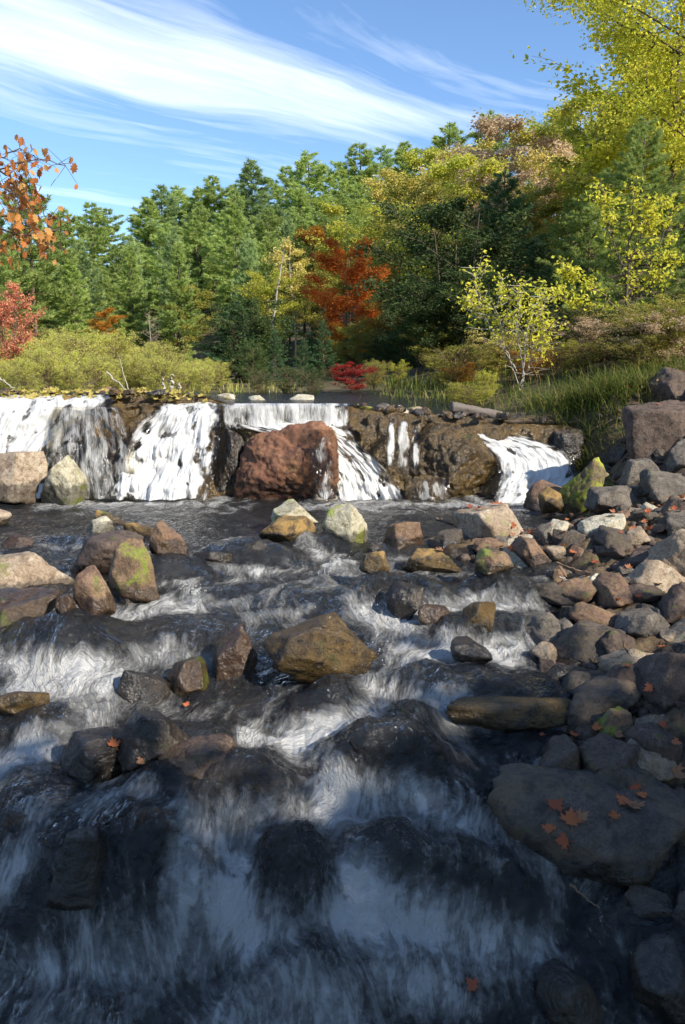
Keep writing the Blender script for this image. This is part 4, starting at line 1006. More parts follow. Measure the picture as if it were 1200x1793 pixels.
ORD = ['first', 'second', 'third', 'fourth', 'fifth', 'sixth', 'seventh', 'eighth', 'ninth', 'tenth', 'eleventh', 'twelfth', 'thirteenth', 'fourteenth', 'fifteenth', 'sixteenth', 'seventeenth', 'eighteenth', 'nineteenth', 'twentieth']
def build_forest():
    g = 'pines on the skyline of the wooded hill'
    sky = [(52,452,62),(98,374,58),(154,356,60),(192,366,66),(246,345,58),(282,326,60),(318,324,64),(350,330,60),(382,304,60),(416,322,66),(452,282,58),(500,292,66),(548,262,60),(600,286,64),(640,252,64),(662,258,70),(712,246,64),(788,218,62),(868,194,60),(968,200,56)]
    for i, (u, v, Y) in enumerate(sky):
        ptree('pine_tree', 'pine%d' % (i * 5 % 6), u, v, Y, 'pine' if i % 5 else 'pinelight', 'green pine on the skyline, %s pine top from the left' % ORD[i], g, wide=1.55)
    g = 'pines of the second row on the hillside'
    mid = [(20,470,50),(120,420,50),(60,520,42),(205,430,48),(290,392,46),(345,385,52),(410,370,50),(470,365,52),(520,330,54),(565,350,50),(610,330,56),(240,440,54),(170,470,44),(325,470,50),(440,440,50),(380,440,46)]
    mid.sort()
    for i, (u, v, Y) in enumerate(mid):
        ptree('pine_tree', 'pine%d' % ((i * 7 + 1) % 6), u, v, Y, 'pine', 'green pine filling the hillside below the skyline, %s crown of its row from the left' % ORD[i], g, wide=1.45)
    for u, v, Y, m, lb, w in [(228,410,34,'pinelight','slender pale green pine standing in front of the hill, left, above the willows',.62), (432,405,34,'pinelight','pale bluish pine in front of the hill left of the white barked tree',.7), (135,425,36,'pinelight','pale full pine second from the left in front of the hill',.85),
                              (505,372,38,'pinelight','small pointed pine right above the white barked tree',.6), (300,395,42,'pinelight','grey green pine mid hill with drooping boughs',.8), (175,620,30,'pinelight','small bluish pine low at the left edge of the willows',.8)]:
        ptree('pine_tree', 'pine%d' % (int(u) % 4), u, v, Y, m, lb, None, wide=w)
    # dark low conifers by the pond
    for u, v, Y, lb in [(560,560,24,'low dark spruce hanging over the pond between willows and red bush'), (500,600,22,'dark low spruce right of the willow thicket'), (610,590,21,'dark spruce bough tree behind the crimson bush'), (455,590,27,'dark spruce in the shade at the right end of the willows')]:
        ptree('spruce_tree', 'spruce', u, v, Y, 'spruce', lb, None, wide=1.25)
    # broadleaf slope, middle
    br = [(512,420,33,'slim','gold','paleb','white barked pale yellow tree in front of the pines'), (470,470,31,'broad1','yellowgreen','bark','yellow green tree left of the white barked one'),
      (330,500,32,'broad2','olive','bark','rusty olive tree above the willow thicket'), (190,540,30,'broad0','amber','bark','small orange tree behind the left willows'), (262,545,31,'bare','beige','paleb','leafless grey shrub tree above the willows'),
      (425,575,27,'broad3','amber','bark','small golden orange tree at the right end of the willows'), (545,400,36,'broad2','amber','bark','orange tinged tree high on the slope in the middle'), (580,450,32,'broad0','olive','bark','olive tree left of the bright orange maple'),
      (612,425,22,'broad1','orange','bark','bright orange red maple at the middle of the forest edge'),
      (690,300,36,'broad0','gold','bark','golden tree rising behind the orange maple'), (745,262,40,'broad2','yellowgreen','bark','yellow green tree near the skyline right of the middle'), (640,360,34,'broad3','yellowgreen','bark','light yellow green tree above the orange maple'),
      (700,400,27,'broad2','olive','bark','olive yellow tree right of the orange maple'), (760,330,30,'broad0','gold','bark','gold and green tree behind the dark green one'), (665,520,23,'broad3','olive','bark','rust olive tree right of and below the orange maple'),
      (810,250,38,'broad1','gold','bark','pale gold tree on the skyline left of the pinkish one'), (872,205,30,'broad2','beige','paleb','big pinkish beige tree on the skyline'), (945,230,30,'broad0','beige','bark','smaller pinkish tree right of the big pinkish beige one'),
      (860,300,27,'broad1','beige','bark','thin beige tree below the pinkish ones'), (990,250,28,'broad3','gold','bark','golden tree behind the near yellow tree'), (1000,160,30,'broad1','yellowgreen','bark','yellow green tree left of the tall near tree'), (1060,260,26,'broad0','yellowgreen','bark','yellow green tree behind the near pine on the right'),
      (1215,-50,21,'broad3','yellow','bark','tall yellow tree filling the top right corner from behind'), (1150,75,23,'broad0','yellow','bark','yellow tree a little left of and behind the corner one'),
      (1080,175,24,'broad2','yellowgreen','bark','full yellow green tree behind the one in the top right corner'), (1180,130,25,'broad3','yellowgreen','bark','yellow green tree cut by the right edge high up'), (920,330,25,'broad1','olive','bark','olive tree in front of the pinkish ones'), (840,420,24,'broad3','olive','bark','olive tree deep behind the dark leafy one'),
      (620,560,20,'broad3','olive','bark','low olive tree over the crimson bush'), (720,560,19,'broad1','olive','bark','low olive shrub tree left of the dark green mass'),
      (60,560,33,'broad2','olive','bark','dull olive tree low on the left behind the willows'), (5,455,45,'broad0','gold','bark','dull gold tree at the left edge behind the oak branch')]
    for u, v, Y, k, lf, bk, lb in br:
        ptree('maple_tree' if 'maple' in lb else 'broadleaf_tree', k, u, v, Y, lf, lb, None, bark=bk, wide=1.15)
    # filler of the slope so that no bare hill shows
    rr = random.Random(4)
    for i in range(44):
        Y = rr.uniform(26, 62); u = rr.uniform(-80, 1280)
        if u < 640:
            plant('pine_tree', 'pine%d' % rr.randint(0, 3), xat(u, 600, Y), Y, rr.uniform(4.5, 7.5), 'pine', 'young pine half hidden among the trees of the slope', 'tree', 'half hidden young pines of the slope')
        else:
            plant('broadleaf_tree', 'broad%d' % rr.randint(0, 3), xat(u, 600, Y), Y, rr.uniform(3.5, 6.0), rr.choice(['olive', 'yellowgreen', 'gold', 'olive', 'amber']), 'autumn tree half hidden among the trees of the slope', 'tree', 'half hidden autumn trees of the slope', wide=1.2)
    for i in range(26):
        Y = rr.uniform(15, 27); u = rr.uniform(400, 800)
        if i % 3 == 0: plant('spruce_tree', 'spruce', xat(u, 650, Y), Y, rr.uniform(.9, 2.0), 'spruce', 'young dark spruce of the undergrowth behind the falls', 'tree', 'young spruces of the undergrowth', wide=1.3)
        else: plant('thicket_bush', 'darkbush', xat(u, 650, Y), Y, rr.uniform(.8, 1.7), rr.choice(['darkgreen', 'olive', 'olive', 'amber', 'yellowgreen']), 'leafy bush of the undergrowth at the foot of the forest', 'bush', 'undergrowth bushes at the foot of the forest', wide=1.2)
    # dark mass and right hand trees
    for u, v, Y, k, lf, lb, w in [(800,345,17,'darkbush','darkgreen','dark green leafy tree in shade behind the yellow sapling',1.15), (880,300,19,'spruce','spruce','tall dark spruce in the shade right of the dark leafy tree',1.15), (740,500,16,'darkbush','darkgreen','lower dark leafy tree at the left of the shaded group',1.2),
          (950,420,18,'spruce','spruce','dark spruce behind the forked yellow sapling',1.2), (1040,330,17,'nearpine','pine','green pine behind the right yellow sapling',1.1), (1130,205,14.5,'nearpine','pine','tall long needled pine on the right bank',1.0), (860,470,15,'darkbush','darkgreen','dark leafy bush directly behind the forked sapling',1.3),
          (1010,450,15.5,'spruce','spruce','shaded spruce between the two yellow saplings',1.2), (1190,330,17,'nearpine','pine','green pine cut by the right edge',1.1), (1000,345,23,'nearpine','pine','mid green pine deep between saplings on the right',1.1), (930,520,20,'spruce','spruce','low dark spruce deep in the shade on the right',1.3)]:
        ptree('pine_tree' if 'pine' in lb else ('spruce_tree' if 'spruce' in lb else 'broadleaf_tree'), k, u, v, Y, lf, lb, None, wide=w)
    x = xat(1290, 400, 16)
    plant('broadleaf_tree', 'neartree', xat(1165, 400, 19.5), 19.5, 11.3, 'yellow', 'yellow green tree just behind the one in the top right corner', 'tree', None, wide=.95)
    plant('broadleaf_tree', 'neartree', x - .2, 16.0, 10.4, 'yellow', 'tall bright yellow green tree reaching out of the top right corner', 'tree', None)
    # shade trees behind the camera and beyond the right edge
    for x, y, h, lb, w in SHADE:
        plant('broadleaf_tree', 'shade', x, y, h, 'olive', lb, 'tree', None, wide=w, z=0.6)
SHADE = [(4.1, -5.2, 7.0, 'low streamside tree behind the camera, nearest the water', 1.25), (5.9, -4.4, 7.0, 'low streamside tree behind the camera, second from the water', 1.25),
         (7.7, -4.0, 7.0, 'low streamside tree behind the camera, third from the water', 1.2), (9.6, -3.1, 7.0, 'low tree on the right bank outside the picture', 1.1), (11.8, .1, 7.2, 'low tree on the right bank, right of the boulders, outside the picture', 1.0),
         (13.2, 3.0, 7.2, 'low tree on the upper right bank outside the picture', 1.0), (2.6, -6.6, 7.0, 'low tree straight behind the camera', 1.3), (16.5, 9.0, 12, 'tall tree on the right bank, furthest from the stream', .9)]
build_forest()
def build_low():
    # willow thicket on the far shore, left
    rr = random.Random(9)
    for i in range(60):
        u = rr.uniform(-60, 385) if i > 10 else -40 + 40 * i; Y = rr.uniform(11.3, 20) if i > 10 else rr.uniform(11.2, 12)
        lim = np.interp(u, [-60, 30, 120, 230, 330, 400, 430], [575, 585, 578, 588, 610, 640, 660]) + rr.uniform(-8, 52) + (25 if Y < 13 else 0)
        if Y > 16: lim -= 6
        ptree('willow_shrub', 'bush%d' % (i % 2), u, lim, Y, 'willow', 'front row willow shrub right over the crest, %s clump from the left' % ORD[i] if i < 11 else 'yellow green willow shrub of the thicket on the left shore', 'willow shrubs on the left shore', 'shrub', wide=.9, bark='twig')
    ptree('red_shrub', 'shrub', 6, 498, 15, 'pinkred', 'pinkish red shrub cut by the left edge above the willows', None, 'shrub', wide=.75)
    ptree('crimson_bush', 'shrub', 614, 634, 11.8, 'red', 'small crimson bush on the shore in the middle', None, 'bush', wide=1.5)
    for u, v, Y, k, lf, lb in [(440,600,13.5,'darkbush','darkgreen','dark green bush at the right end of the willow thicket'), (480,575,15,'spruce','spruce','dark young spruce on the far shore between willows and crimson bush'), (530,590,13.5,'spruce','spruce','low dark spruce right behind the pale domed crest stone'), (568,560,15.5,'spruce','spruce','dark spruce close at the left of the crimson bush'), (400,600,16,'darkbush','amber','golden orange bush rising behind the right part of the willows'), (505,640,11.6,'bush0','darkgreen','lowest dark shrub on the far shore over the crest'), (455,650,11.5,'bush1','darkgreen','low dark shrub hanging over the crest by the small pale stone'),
        (545,650,11.4,'bush0','darkgreen','low dark shrub over the crest behind the pale domed stone'), (655,655,12.5,'bush1','olive','low olive clump over the crest just right of the crimson bush'),
        (700,640,13.5,'shrub','yellowgreen','green and yellow shrub right of the crimson bush'), (770,650,13,'shrub','yellowgreen','yellow flecked shrub left of the weathered log'), (865,655,13.0,'shrub','yellow','yellow leaved shrub at the foot of the forked sapling'), (660,665,13,'bush0','olive','low olive shrub just right of the crimson bush'),
        (1000,600,12.8,'shrub','olive','brownish shrub between the two saplings'), (1060,600,13.3,'bush1','olive','brown and green shrub below the right sapling'), (1160,580,13.5,'bush0','olive','olive shrub by the right edge at the top of the bank'), (900,610,13.6,'shrub','yellowgreen','green shrub right behind the forked sapling'), (1120,590,14.2,'shrub','yellowgreen','light green shrub under the tall near pine'), (960,640,12.0,'bush1','gold','dry brown shrub on the grassy bank'), (1040,625,11.6,'bush0','olive','low olive shrub on the slope above the grass'), (1110,600,11.6,'bush1','gold','yellowish low shrub left of the top of the dark bank boulders'), (1180,590,11.8,'bush0','olive','dull green low shrub above the boulder at the top of the bank'), (1080,590,12.4,'bush1','beige','dry reddish brown shrub below the right sapling'), (850,670,10.9,'bush0','yellowgreen','low leafy weed clump behind the log')]:
        ptree('shrub', k, u, v, Y, lf, lb, None, 'shrub', wide=.85, bark='twig')
def build_brush():
    rs = random.Random(31)
    for i in range(30):
        x, y = rs.uniform(1.6, 6.8), rs.uniform(10.1, 13.2)
        if 1.9 < x < 3.5 and y < 11.2: x += 1.7
        plant('low_shrub', rs.choice(['bush0', 'bush1', 'shrub']), x, y, rs.uniform(.35, .85), rs.choice(['yellowgreen', 'olive', 'beige', 'olive', 'gold', 'amber', 'darkgreen']), 'knee high autumn shrub of the brush covering the right bank', 'shrub', 'low brush on the right bank', 'twig', wide=1.5)
build_brush()
build_low()

def sapling(name, base, segs, leafm, label, seed, leaf=.075, nl=16, bark='paleb', rad=.022, spread=.10):
    """stems given as polylines in the picture at one distance, with twigs and leaves grown from them"""
    rs = np.random.RandomState(seed); tr = Acc(); cr = Acc(); u0, v0, Y = base; O = at(u0, v0, Y)
    O[2] = min(O[2], ground1(O[0], Y))
    for k, pl in enumerate(segs):
        dy = rs.normal() * .25
        pts = np.array([at(u, v, Y + dy * j / max(1, len(pl) - 1)) for j, (u, v) in enumerate(pl)]) - O
        if k == 0 or pl[0] == segs[0][0]: pts[0] = (pts[0][0], pts[0][1], -.15)
        q = np.linspace(0, len(pl) - 1, 16); P = np.stack([np.interp(q, range(len(pl)), pts[:, i]) for i in range(3)], 1)
        P[1:-1] += rs.normal(size=P[1:-1].shape) * .012
        r = rad * (1 if k == 0 else .62); V, F_ = tube(P, np.linspace(r, r * .22, 16), 6); tr.add(V, F_)
        for j in range(4, 16):
            for _ in range(2 if j < 8 else 3):
                d = rs.normal(size=3); d[2] = abs(d[2]) * .8 - .1; d /= np.linalg.norm(d); l = rs.uniform(.12, .42) * (1.25 - j / 22)
                e = P[j] + d * l; mid = (P[j] + e) / 2 + rs.normal(size=3) * .02
                V, F_ = tube(np.array([P[j], mid, e]), [.006, .004, .0025], 3); tr.add(V, F_)
                n = max(0, int(nl * rs.uniform(.2, 1.1) * sstep(2, 8, j)))
                if n: 
                    f = rs.uniform(.3, 1.1, n)[:, None]
                    V, F_, t = leaves(P[j] + (e - P[j]) * f + rs.normal(size=(n, 3)) * spread * .5, leaf, rs, rs.normal(.5, .25, n), droop=.5); cr.add(V, F_, t)
    e = empty(name, tuple(O)); link('trunk', tr.mesh('trunk'), M[bark], e); link('crown', cr.mesh('crown', False), L[leafm], e)
    return tag(e, label, 'tree')
sapling('sapling', (920, 716, 11.0), [[(920,716),(915,660),(918,600),(935,540),(955,505)], [(920,716),(912,672),(880,610),(850,560),(832,500),(842,455)], [(915,660),(925,590),(950,560),(945,520)], [(905,650),(880,600),(870,540),(880,490)], [(915,640),(905,570),(915,500)], [(860,575),(838,545),(820,520)], [(912,672),(935,620),(962,575)]],
        'yellow', 'pale barked forked sapling with sparse yellow green leaves on the right bank', 1, .062, 11, 'paleb', .014)
sapling('sapling', (1096, 604, 12.6), [[(1096,604),(1098,540),(1100,470),(1105,400),(1112,335)], [(1098,560),(1060,520),(1010,490),(985,470)], [(1098,520),(1130,470),(1160,420),(1175,350)], [(1100,500),(1080,440),(1060,370),(1055,335)], [(1098,540),(1140,500),(1175,450)], [(1096,570),(1060,545),(1020,540),(975,510)], [(1102,450),(1130,400),(1140,350)]],
        'yellow', 'taller yellow leaved sapling on the bank near the right edge', 2, .075, 17, 'bark', .03)
sapling('sapling', (480, 640, 24), [[(480,640),(478,560),(492,470),(500,425)]], 'gold', 'thin pale stem standing among the trees left of the white barked tree', 5, .12, 8, 'paleb', .04)

def blades(name, pts, n, hr, leafm, label, seed, spread=.25, width=.008, lean=.5, cat='grass', kind='stuff'):
    rs = np.random.RandomState(seed); acc = Acc(); V = []; T = []
    k = 5
    for i in range(n):
        x, y, z = pts[rs.randint(len(pts))]; x += rs.normal() * spread; y += rs.normal() * spread; z = ground1(x, y) if z is None else z
        V.append((x, y, z))
    P = np.array(V); h = rs.uniform(*hr, n); az = rs.uniform(0, 6.28, n); ln = rs.uniform(.15, 1, n) * lean
    q = np.linspace(0, 1, k)
    dx = np.cos(az) * ln * h; dy = np.sin(az) * ln * h - .1 * h
    C = np.stack([P[:, 0:1] + dx[:, None] * q[None] ** 1.8, P[:, 1:2] + dy[:, None] * q[None] ** 1.8, P[:, 2:3] + h[:, None] * (q - .35 * ln[:, None] * q ** 2.5)[:, :] - .02], -1)
    sa = az + 1.57 + rs.normal(size=n) * .5; sd = np.stack([np.cos(sa), np.sin(sa), 0 * sa], 1)[:, None] * (width * (1 - q ** 2 * .92))[None, :, None]
    VV = np.stack([C - sd, C + sd], 2).reshape(-1, 3)
    b = (np.arange(n) * k * 2)[:, None, None] + (np.arange(k - 1) * 2)[None, :, None] + np.array([0, 1, 3, 2])[None, None]
    t = np.repeat(np.clip(rs.normal(.5, .25, n), 0, 1), k * 2)
    me = mesh_np(name, VV, b.reshape(-1, 4), False); attr(me, 'tint', t)
    return tag(link(name, me, L[leafm]), label, cat, None, kind)
def build_grass():
    def region(poly, m, seed):
        rs = np.random.RandomState(seed); out = []
        while len(out) < m:
            u = rs.uniform(min(p[0] for p in poly), max(p[0] for p in poly)); v = rs.uniform(min(p[1] for p in poly), max(p[1] for p in poly))
            ok = False; j = len(poly) - 1
            for i in range(len(poly)):
                if ((poly[i][1] > v) != (poly[j][1] > v)) and u < (poly[j][0] - poly[i][0]) * (v - poly[i][1]) / (poly[j][1] - poly[i][1]) + poly[i][0]: ok = not ok
                j = i
            if ok:
                p = hits(u, v, 8.6, 30); out.append((p[0], p[1], None))
        return out
    A = [(3.0 + .0 * i, 9.3, None) for i in range(1)]
    rs = np.random.RandomState(2)
    A = [(rs.uniform(2.1, 4.2), rs.uniform(9.3, 10.3), None) for _ in range(36)] + [(rs.uniform(2.5, 3.6), rs.uniform(8.9, 9.6), None) for _ in range(60)]
    blades('bank_grass', A, 3200, (.14, .42), 'grass', 'long green and yellowing grass hanging over the right bank', 3, .13, .005, 1.25)
    B = [(rs.uniform(.6, 3.2), rs.uniform(10.3, 14), None) for _ in range(120)]
    blades('shore_grass', B, 1600, (.10, .30), 'grass', 'green grass and weeds on the far shore behind the crest', 4, .2, .007, .7)
    D = [(rs.uniform(2.5, 7.0), rs.uniform(11, 17), None) for _ in range(70)]
    blades('dry_weeds', D, 3000, (.12, .5), 'straw', 'dry brown weeds on the slope below the right sapling', 6, .3, .006, .5)
    E = [(rs.uniform(-6, -.9), rs.uniform(11.1, 12.5), None) for _ in range(160)]
    blades('reed_grass', E, 1000, (.08, .26), 'willow', 'pale reedy grass at the foot of the willows', 7, .3, .006, .5)
build_grass()

# ------------------------------------------------------------------ oak branch at the top left
def oak_leaf_mesh(size=.11):
    # lobed outline, folded a little along the midrib
    out = [(0, 0), (.10, .12), (.30, .18), (.20, .30), (.42, .44), (.24, .50), (.36, .70), (.14, .74), (.0, 1.0)]
    pts = [(x, y) for x, y in out] + [(-x, y) for x, y in out[-2:0:-1]]
    V = [(0, .5, -.03)] + [(x, y, .10 * abs(x) - .12 * y * y) for x, y in pts]; n = len(pts)
    F_ = [(0, 1 + i, 1 + (i + 1) % n) for i in range(n)]
    return np.array(V) * size, np.array(F_)
def maple_leaf_mesh(size=.12, curl=.18):
    ang = [(-90, .05), (-60, .42), (-38, .95), (-22, .42), (-6, .55), (10, 1.02), (24, .50), (52, .58), (66, .78)]
    pts = []
    half = [(.06, -.35), (.42, -.38), (.36, -.14), (.92, -.12), (.70, .08), (.82, .42), (.46, .30), (.36, .44), (.42, .70), (.20, .66), (0, 1.05)]
    pts = half + [(-x, y) for x, y in half[-2::-1]]
    V = [(0, 0, 0)] + [(x * .62, y * .62, curl * (x * x + y * y) * .6) for x, y in pts]; n = len(pts)
    F_ = [(0, 1 + i, 1 + (i + 1) % n) for i in range(n)]
    # petiole as a thin sliver
    V += [(-.015, -.2, 0), (.015, -.2, 0), (.05, -.75, .06)]; F_.append((n + 1, n + 2, n + 3))
    return np.array(V) * size, np.array(F_)
def build_oak():
    rs = np.random.RandomState(12); Y = 5.0; O = at(-150, 330, Y); root = empty('oak_branch', tuple(O))
    tr = Acc(); lv, lf = oak_leaf_mesh(.078); me0 = mesh_np('leaf', lv, lf, False); attr(me0, 'tint', np.full(len(lv), .5)); me0.materials.append(L['oak'])
    mets = []
    for tnt in (.1, .4, .7, .95):
        m_ = mesh_np('leaf', lv, lf, False); attr(m_, 'tint', np.full(len(lv), tnt)); m_.materials.append(L['oak']); mets.append(m_)
    twigs = [[(-150,330),(-60,310),(0,296),(40,280),(80,277),(115,290)], [(-60,310),(0,325),(40,335),(75,365),(85,385)], [(-150,330),(-60,370),(0,378),(40,398),(80,405),(105,400)], [(-60,370),(0,400),(30,412),(70,415),(90,440)], [(-150,330),(-60,280),(0,272),(30,262),(60,272)], [(0,325),(30,345),(45,370)], [(-60,370),(-20,430),(8,432)], [(0,296),(30,318),(60,320)]]
    cnt = 0
    for pl in twigs:
        dy = rs.normal() * .12
        pts = np.array([at(u, v, Y + dy) for u, v in pl]) - O; q = np.linspace(0, len(pl) - 1, 14)
        P = np.stack([np.interp(q, range(len(pl)), pts[:, i]) for i in range(3)], 1); P[1:-1] += rs.normal(size=P[1:-1].shape) * .008
        V, F_ = tube(P, np.linspace(.008, .0022, 14), 5); tr.add(V, F_)
        for j in range(3, 14):
            for _ in range(3):
                if cnt >= 290 : break
                e = P[j] + rs.normal(size=3) * np.array([.055, .09, .05]); V, F_ = tube(np.array([P[j], (P[j] + e) / 2, e]), [.002, .0017, .0012], 3); tr.add(V, F_)
                o = bpy.data.objects.new('leaf', mets[rs.randint(4)]); COL.objects.link(o); o.parent = root; o.location = tuple(e)
                s = rs.uniform(.45, 1.0); o.scale = (s * .9, s, s); o.rotation_euler = (rs.uniform(-2.2, -.6), rs.uniform(-.6, .6), rs.uniform(0, 6.28)); cnt += 1
    link('twigs', tr.mesh('twigs'), M['bark'], root)
    tag(root, 'oak branch with rusty orange leaves reaching in from the left edge', 'branch')
build_oak()

# ------------------------------------------------------------------ fallen leaves, twigs, log
dg = bpy.context.evaluated_depsgraph_get
def drop_on(u, v):
    """where the picture ray first meets something already built"""
    d = Vector(ray(u, v)).normalized()
    ok, loc, nor, idx, ob, mt = scene.ray_cast(dg(), Vector((0, 0, CAM_H)), d)
    return (loc, nor, ob) if ok else (None, None, None)
def build_leaves():
    bpy.context.view_layer.update()
    rs = np.random.RandomState(8); meshes = []
    for i in range(4):
        v, f = maple_leaf_mesh(.082, [.1, .35, .6, .2][i]); me = mesh_np('maple_leaf', v, f, False); attr(me, 'tint', np.full(len(v), [.15, .5, .9, .35][i])); me.materials.append(L['fallen']); meshes.append(me)
    spots = [(970,1412,1.0,'flat pinkish maple leaf at the back of the big dark slab'), (1000,1440,1.1,'large curled orange maple leaf in the middle of the big dark slab'), (1018,1434,.7,'small orange leaf right of the large curled one on the slab'), (962,1450,.7,'brown folded leaf left of the large curled one on the slab'), (988,1474,.8,'pale maple leaf near the front edge of the big slab'), (1076,1432,.6,'small orange leaf at the right end of the big slab'),
      (1108,1412,1.0,'orange maple leaf on the flat grey rock, lowest of its heap'), (1092,1402,.8,'orange leaf on the flat grey rock, leftmost of its heap'), (1110,1378,.7,'orange leaf at the top of the flat grey rock'), (1122,1393,.6,'small yellowish leaf on the right of the flat grey rock'),
      (1180,1352,1.0,'large orange leaf standing on the rock at the right edge'), (1002,1288,.7,'bright orange leaf at the left foot of the cube shaped rock'), (948,1288,.4,'small orange leaf floating before the brown dome boulder'), (1042,1276,.7,'dull red leaf on top of the cube shaped rock, left'), (1080,1288,.6,'dull red leaf on the front of the cube shaped rock'),
      (1140,1205,.7,'red leaf lying on the big dull red boulder'), (1160,1268,.6,'orange leaf between the narrow grey rock and the rounded reddish one'),
      (200,1306,.75,'dark red leaf on the flat topped dark rock'), (248,1334,.5,'orange leaf at the water beside the flat topped dark rock'), (328,1236,.5,'red leaf in the water below the rounded mossy boulder'), (828,1728,.7,'yellow leaf under the water near the bottom'), 
      (895,962,.8,'orange leaf among the stones of the bar, leftmost'), (772,966,.8,'red leaf on the low orange amber rock'), (1005,968,.8,'brown leaf in the middle of the stone bar'), (1120,1045,.6,'small orange leaf on the right bank above the grey brown boulder')]
    for i, (u, v, s, lb) in enumerate(spots):
        loc, nor, ob = drop_on(u, v)
        if loc is None: continue
        o = bpy.data.objects.new('maple_leaf', meshes[i % 4]); COL.objects.link(o)
        n = (nor + Vector((0, 0, .8))).normalized(); o.rotation_mode = 'QUATERNION'
        from mathutils import Quaternion
        o.rotation_quaternion = n.to_track_quat('Z', 'Y') @ Quaternion((0, 0, 1), rs.uniform(0, 6.28)); o.location = loc + n * .008; o.scale = (s, s, s)
        tag(o, lb, 'leaf')
    # leaf litter on the bar and banks
    V = []; acc = Acc(); v0, f0 = maple_leaf_mesh(.07, .4)
    for i in range(170):
        if i < 80: x, y = rs.uniform(1.0, 2.8), rs.uniform(5.6, 6.8)
        elif i < 115: x, y = rs.uniform(1.4, 2.6), rs.uniform(3.2, 5.6)
        else: x, y = rs.uniform(2.7, 4.5), rs.uniform(6.8, 9.4)
        ok, loc, nor, idx, ob, mt = scene.ray_cast(dg() if i == 0 else DG[0], Vector((x, y, 3.2)), Vector((0, 0, -1))) if i else (False,) * 6
        if i == 0: DG.append(dg()); continue
        if not ok or (ob and ob.name.startswith(('stream_water', 'waterfall'))): continue
        a, b = rs.uniform(0, 6.28), rs.normal() * .4; c, s = math.cos(a), math.sin(a); k = rs.uniform(.4, 1)
        w = v0 * k @ np.array([[c, s, 0], [-s, c, 0], [0, 0, 1]]) @ np.array([[1, 0, 0], [0, math.cos(b), math.sin(b)], [0, -math.sin(b), math.cos(b)]])
        acc.add(w + np.array(loc) + np.array([0, 0, .012]), f0, np.full(len(v0), rs.rand()))
    tag(link('leaf_litter', acc.mesh('leaf_litter', False), L['fallen']), 'scattered fallen orange and brown leaves between the stones', 'leaf litter', None, 'stuff')
DG = []
build_leaves()
def stick(name, pl, Y, rad, mat, label, cat='stick', forks=()):
    """pl: picture polyline; Y one distance per point"""
    acc = Acc(); rs = np.random.RandomState(int(pl[0][0]) & 1023)
    O = at(pl[0][0], pl[0][1], Y[0])
    for k, (poly, ys, r) in enumerate([(pl, Y, rad)] + [(f[0], f[1], rad * .6) for f in forks]):
        P0 = np.array([at(u, v, y) for (u, v), y in zip(poly, ys)]) - O; q = np.linspace(0, len(poly) - 1, 18)
        P = np.stack([np.interp(q, range(len(poly)), P0[:, i]) for i in range(3)], 1); P[1:-1] += rs.normal(size=P[1:-1].shape) * r * .5
        V, F_ = tube(P, np.linspace(r, r * .4, 18), 6); acc.add(V, F_)
    return tag(link(name, acc.mesh(name), M[mat], None, tuple(O)), label, cat)
stick('driftwood_stick', [(187,652),(205,668),(226,686)], [9.6,9.55,9.5], .012, 'paleb', 'bare grey stick leaning up from the left crest', forks=[([(226,686),(215,650),(208,622)], [9.5,9.5,9.5])])
stick('driftwood_stump', [(298,700),(300,675),(302,655)], [9.5,9.5,9.5], .03, 'paleb', 'pale broken stump on the crest above the second fall', 'stump', forks=[([(290,695),(286,675),(284,660)], [9.5,9.5,9.5]), ([(305,695),(315,680),(313,670)], [9.45,9.45,9.45])])
stick('driftwood_stick', [(-10,655),(8,668),(28,684)], [9.5,9.5,9.5], .012, 'paleb', 'grey stick on the crest at the left edge')
stick('fallen_twig', [(975,985),(1010,998),(1035,1003)], [5.3,5.2,5.15], .008, 'twig', 'thin dark twig crossing the stones behind the white grey rock')
stick('fallen_twig', [(1092,1125),(1105,1160),(1115,1180),(1145,1200)], [3.95,3.9,3.85,3.8], .006, 'twig', 'curved bare twig on the big dull red boulder', forks=[([(1105,1160),(1100,1140),(1110,1118)], [3.9,3.92,3.95])])
stick('fallen_twig', [(765,908),(785,915),(800,922)], [6.4,6.3,6.25], .014, 'bark', 'short brown branch end poking out left of the largest tan boulder')
stick('floating_twig', [(998,1548),(1022,1568),(1050,1590)], [2.72,2.7,2.66], .005, 'twig', 'brown twig floating in the dark water below the big slab')
stick('pine_needle_sprig', [(98,1604),(112,1590),(127,1572)], [2.72,2.74,2.76], .002, 'twig', 'thin orange pine needle on the pointed black rock')
stick('grass_stem', [(252,1318),(258,1300),(258,1278)], [3.3,3.3,3.3], .0025, 'twig', 'single dry stem beside the flat topped dark rock')
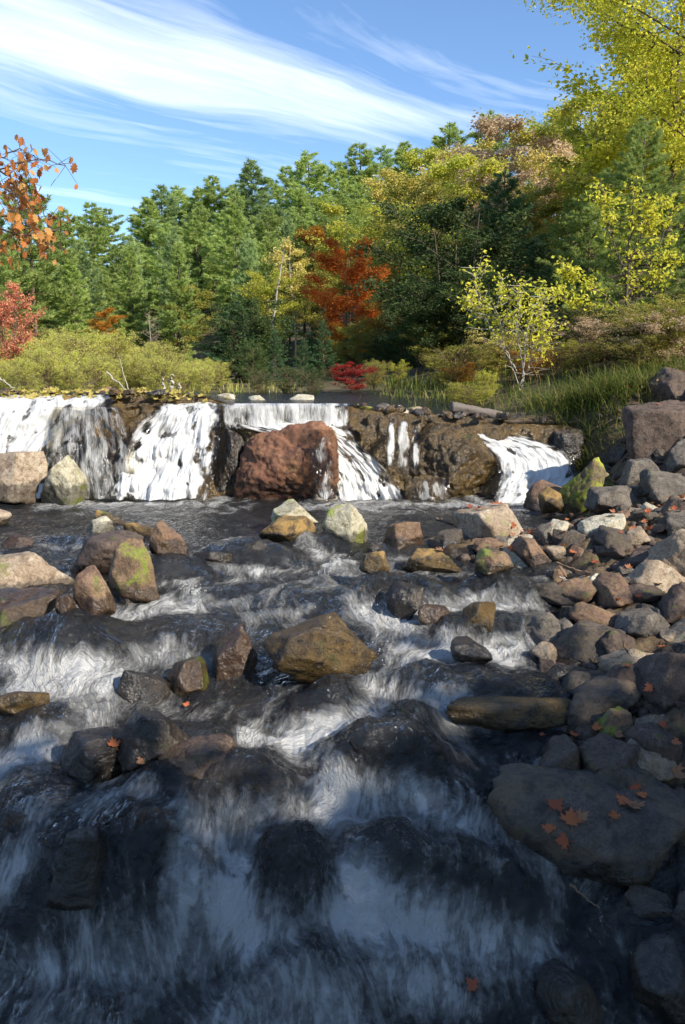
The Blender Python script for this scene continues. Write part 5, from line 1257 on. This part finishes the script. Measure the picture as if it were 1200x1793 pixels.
stick('fallen_twig', [(980,1010),(1000,1018),(1012,1026)], [4.95,4.9,4.85], .006, 'paleb', 'yellowish twig at the water edge left of the white grey rock', forks=[([(985,1012),(990,1020),(988,1030)], [4.93,4.9,4.87])])
def build_log():
    a, b = at(790, 712, 9.7), at(878, 727, 9.75); n = 26; q = np.linspace(0, 1, n)
    P = a[None] * (1 - q)[:, None] + b[None] * q[:, None] - a[None]; P[:, 2] -= .01
    V, F_ = tube(P, .075 * (1 - .25 * q), 18)
    V += (.02 * fbm(V[:, 0] * 3, V[:, 1] * 22, V[:, 2] * 22, 3))[:, None] * np.array([0, 1, 1])
    c0, c1 = len(V), len(V) + 1; V = np.concatenate([V, [P[0]], [P[-1]]]); s = 18
    me = bpy.data.meshes.new('log'); fs = [tuple(f) for f in F_] + [(c0, (i + 1) % s, i) for i in range(s)] + [(c1, (n - 1) * s + i, (n - 1) * s + (i + 1) % s) for i in range(s)]
    me.from_pydata([tuple(v) for v in V], [], fs)
    for p in me.polygons: p.use_smooth = True
    tag(link('log', me, M['wood'], None, tuple(a)), 'weathered grey log lying on the right crest below the shrubs', 'log')
build_log()
def crest_debris():
    rs = np.random.RandomState(21); acc = Acc(); v0, f0 = maple_leaf_mesh(.08, .5)
    for i in range(420):
        x = rs.choice([rs.normal(-2.25, .28), rs.normal(-3.55, .3), rs.uniform(-4, -1.6)]); y = rs.uniform(9.1, 9.5)
        a, b, c_ = rs.uniform(0, 6.28, 3); Rm = np.array(Vector((0, 0, 1)).to_track_quat('Z', 'Y').to_matrix())
        c, s = math.cos(a), math.sin(a); w = v0 * rs.uniform(.4, 1) @ np.array([[c, s, 0], [-s, c, 0], [0, 0, 1]]); k = rs.uniform(-.9, .9)
        w = w @ np.array([[1, 0, 0], [0, math.cos(k), math.sin(k)], [0, -math.sin(k), math.cos(k)]])
        z = float(crest(x)) + rs.uniform(-.01, .04) - max(0, 9.25 - y) * .5
        acc.add(w + np.array([x, y, z]), f0, np.full(len(v0), .3 + .7 * rs.rand()))
    tag(link('crest_debris', acc.mesh('crest_debris', False), L['gold']), 'sodden leaves caught along the left crest of the falls', 'leaf litter', None, 'stuff')
crest_debris()
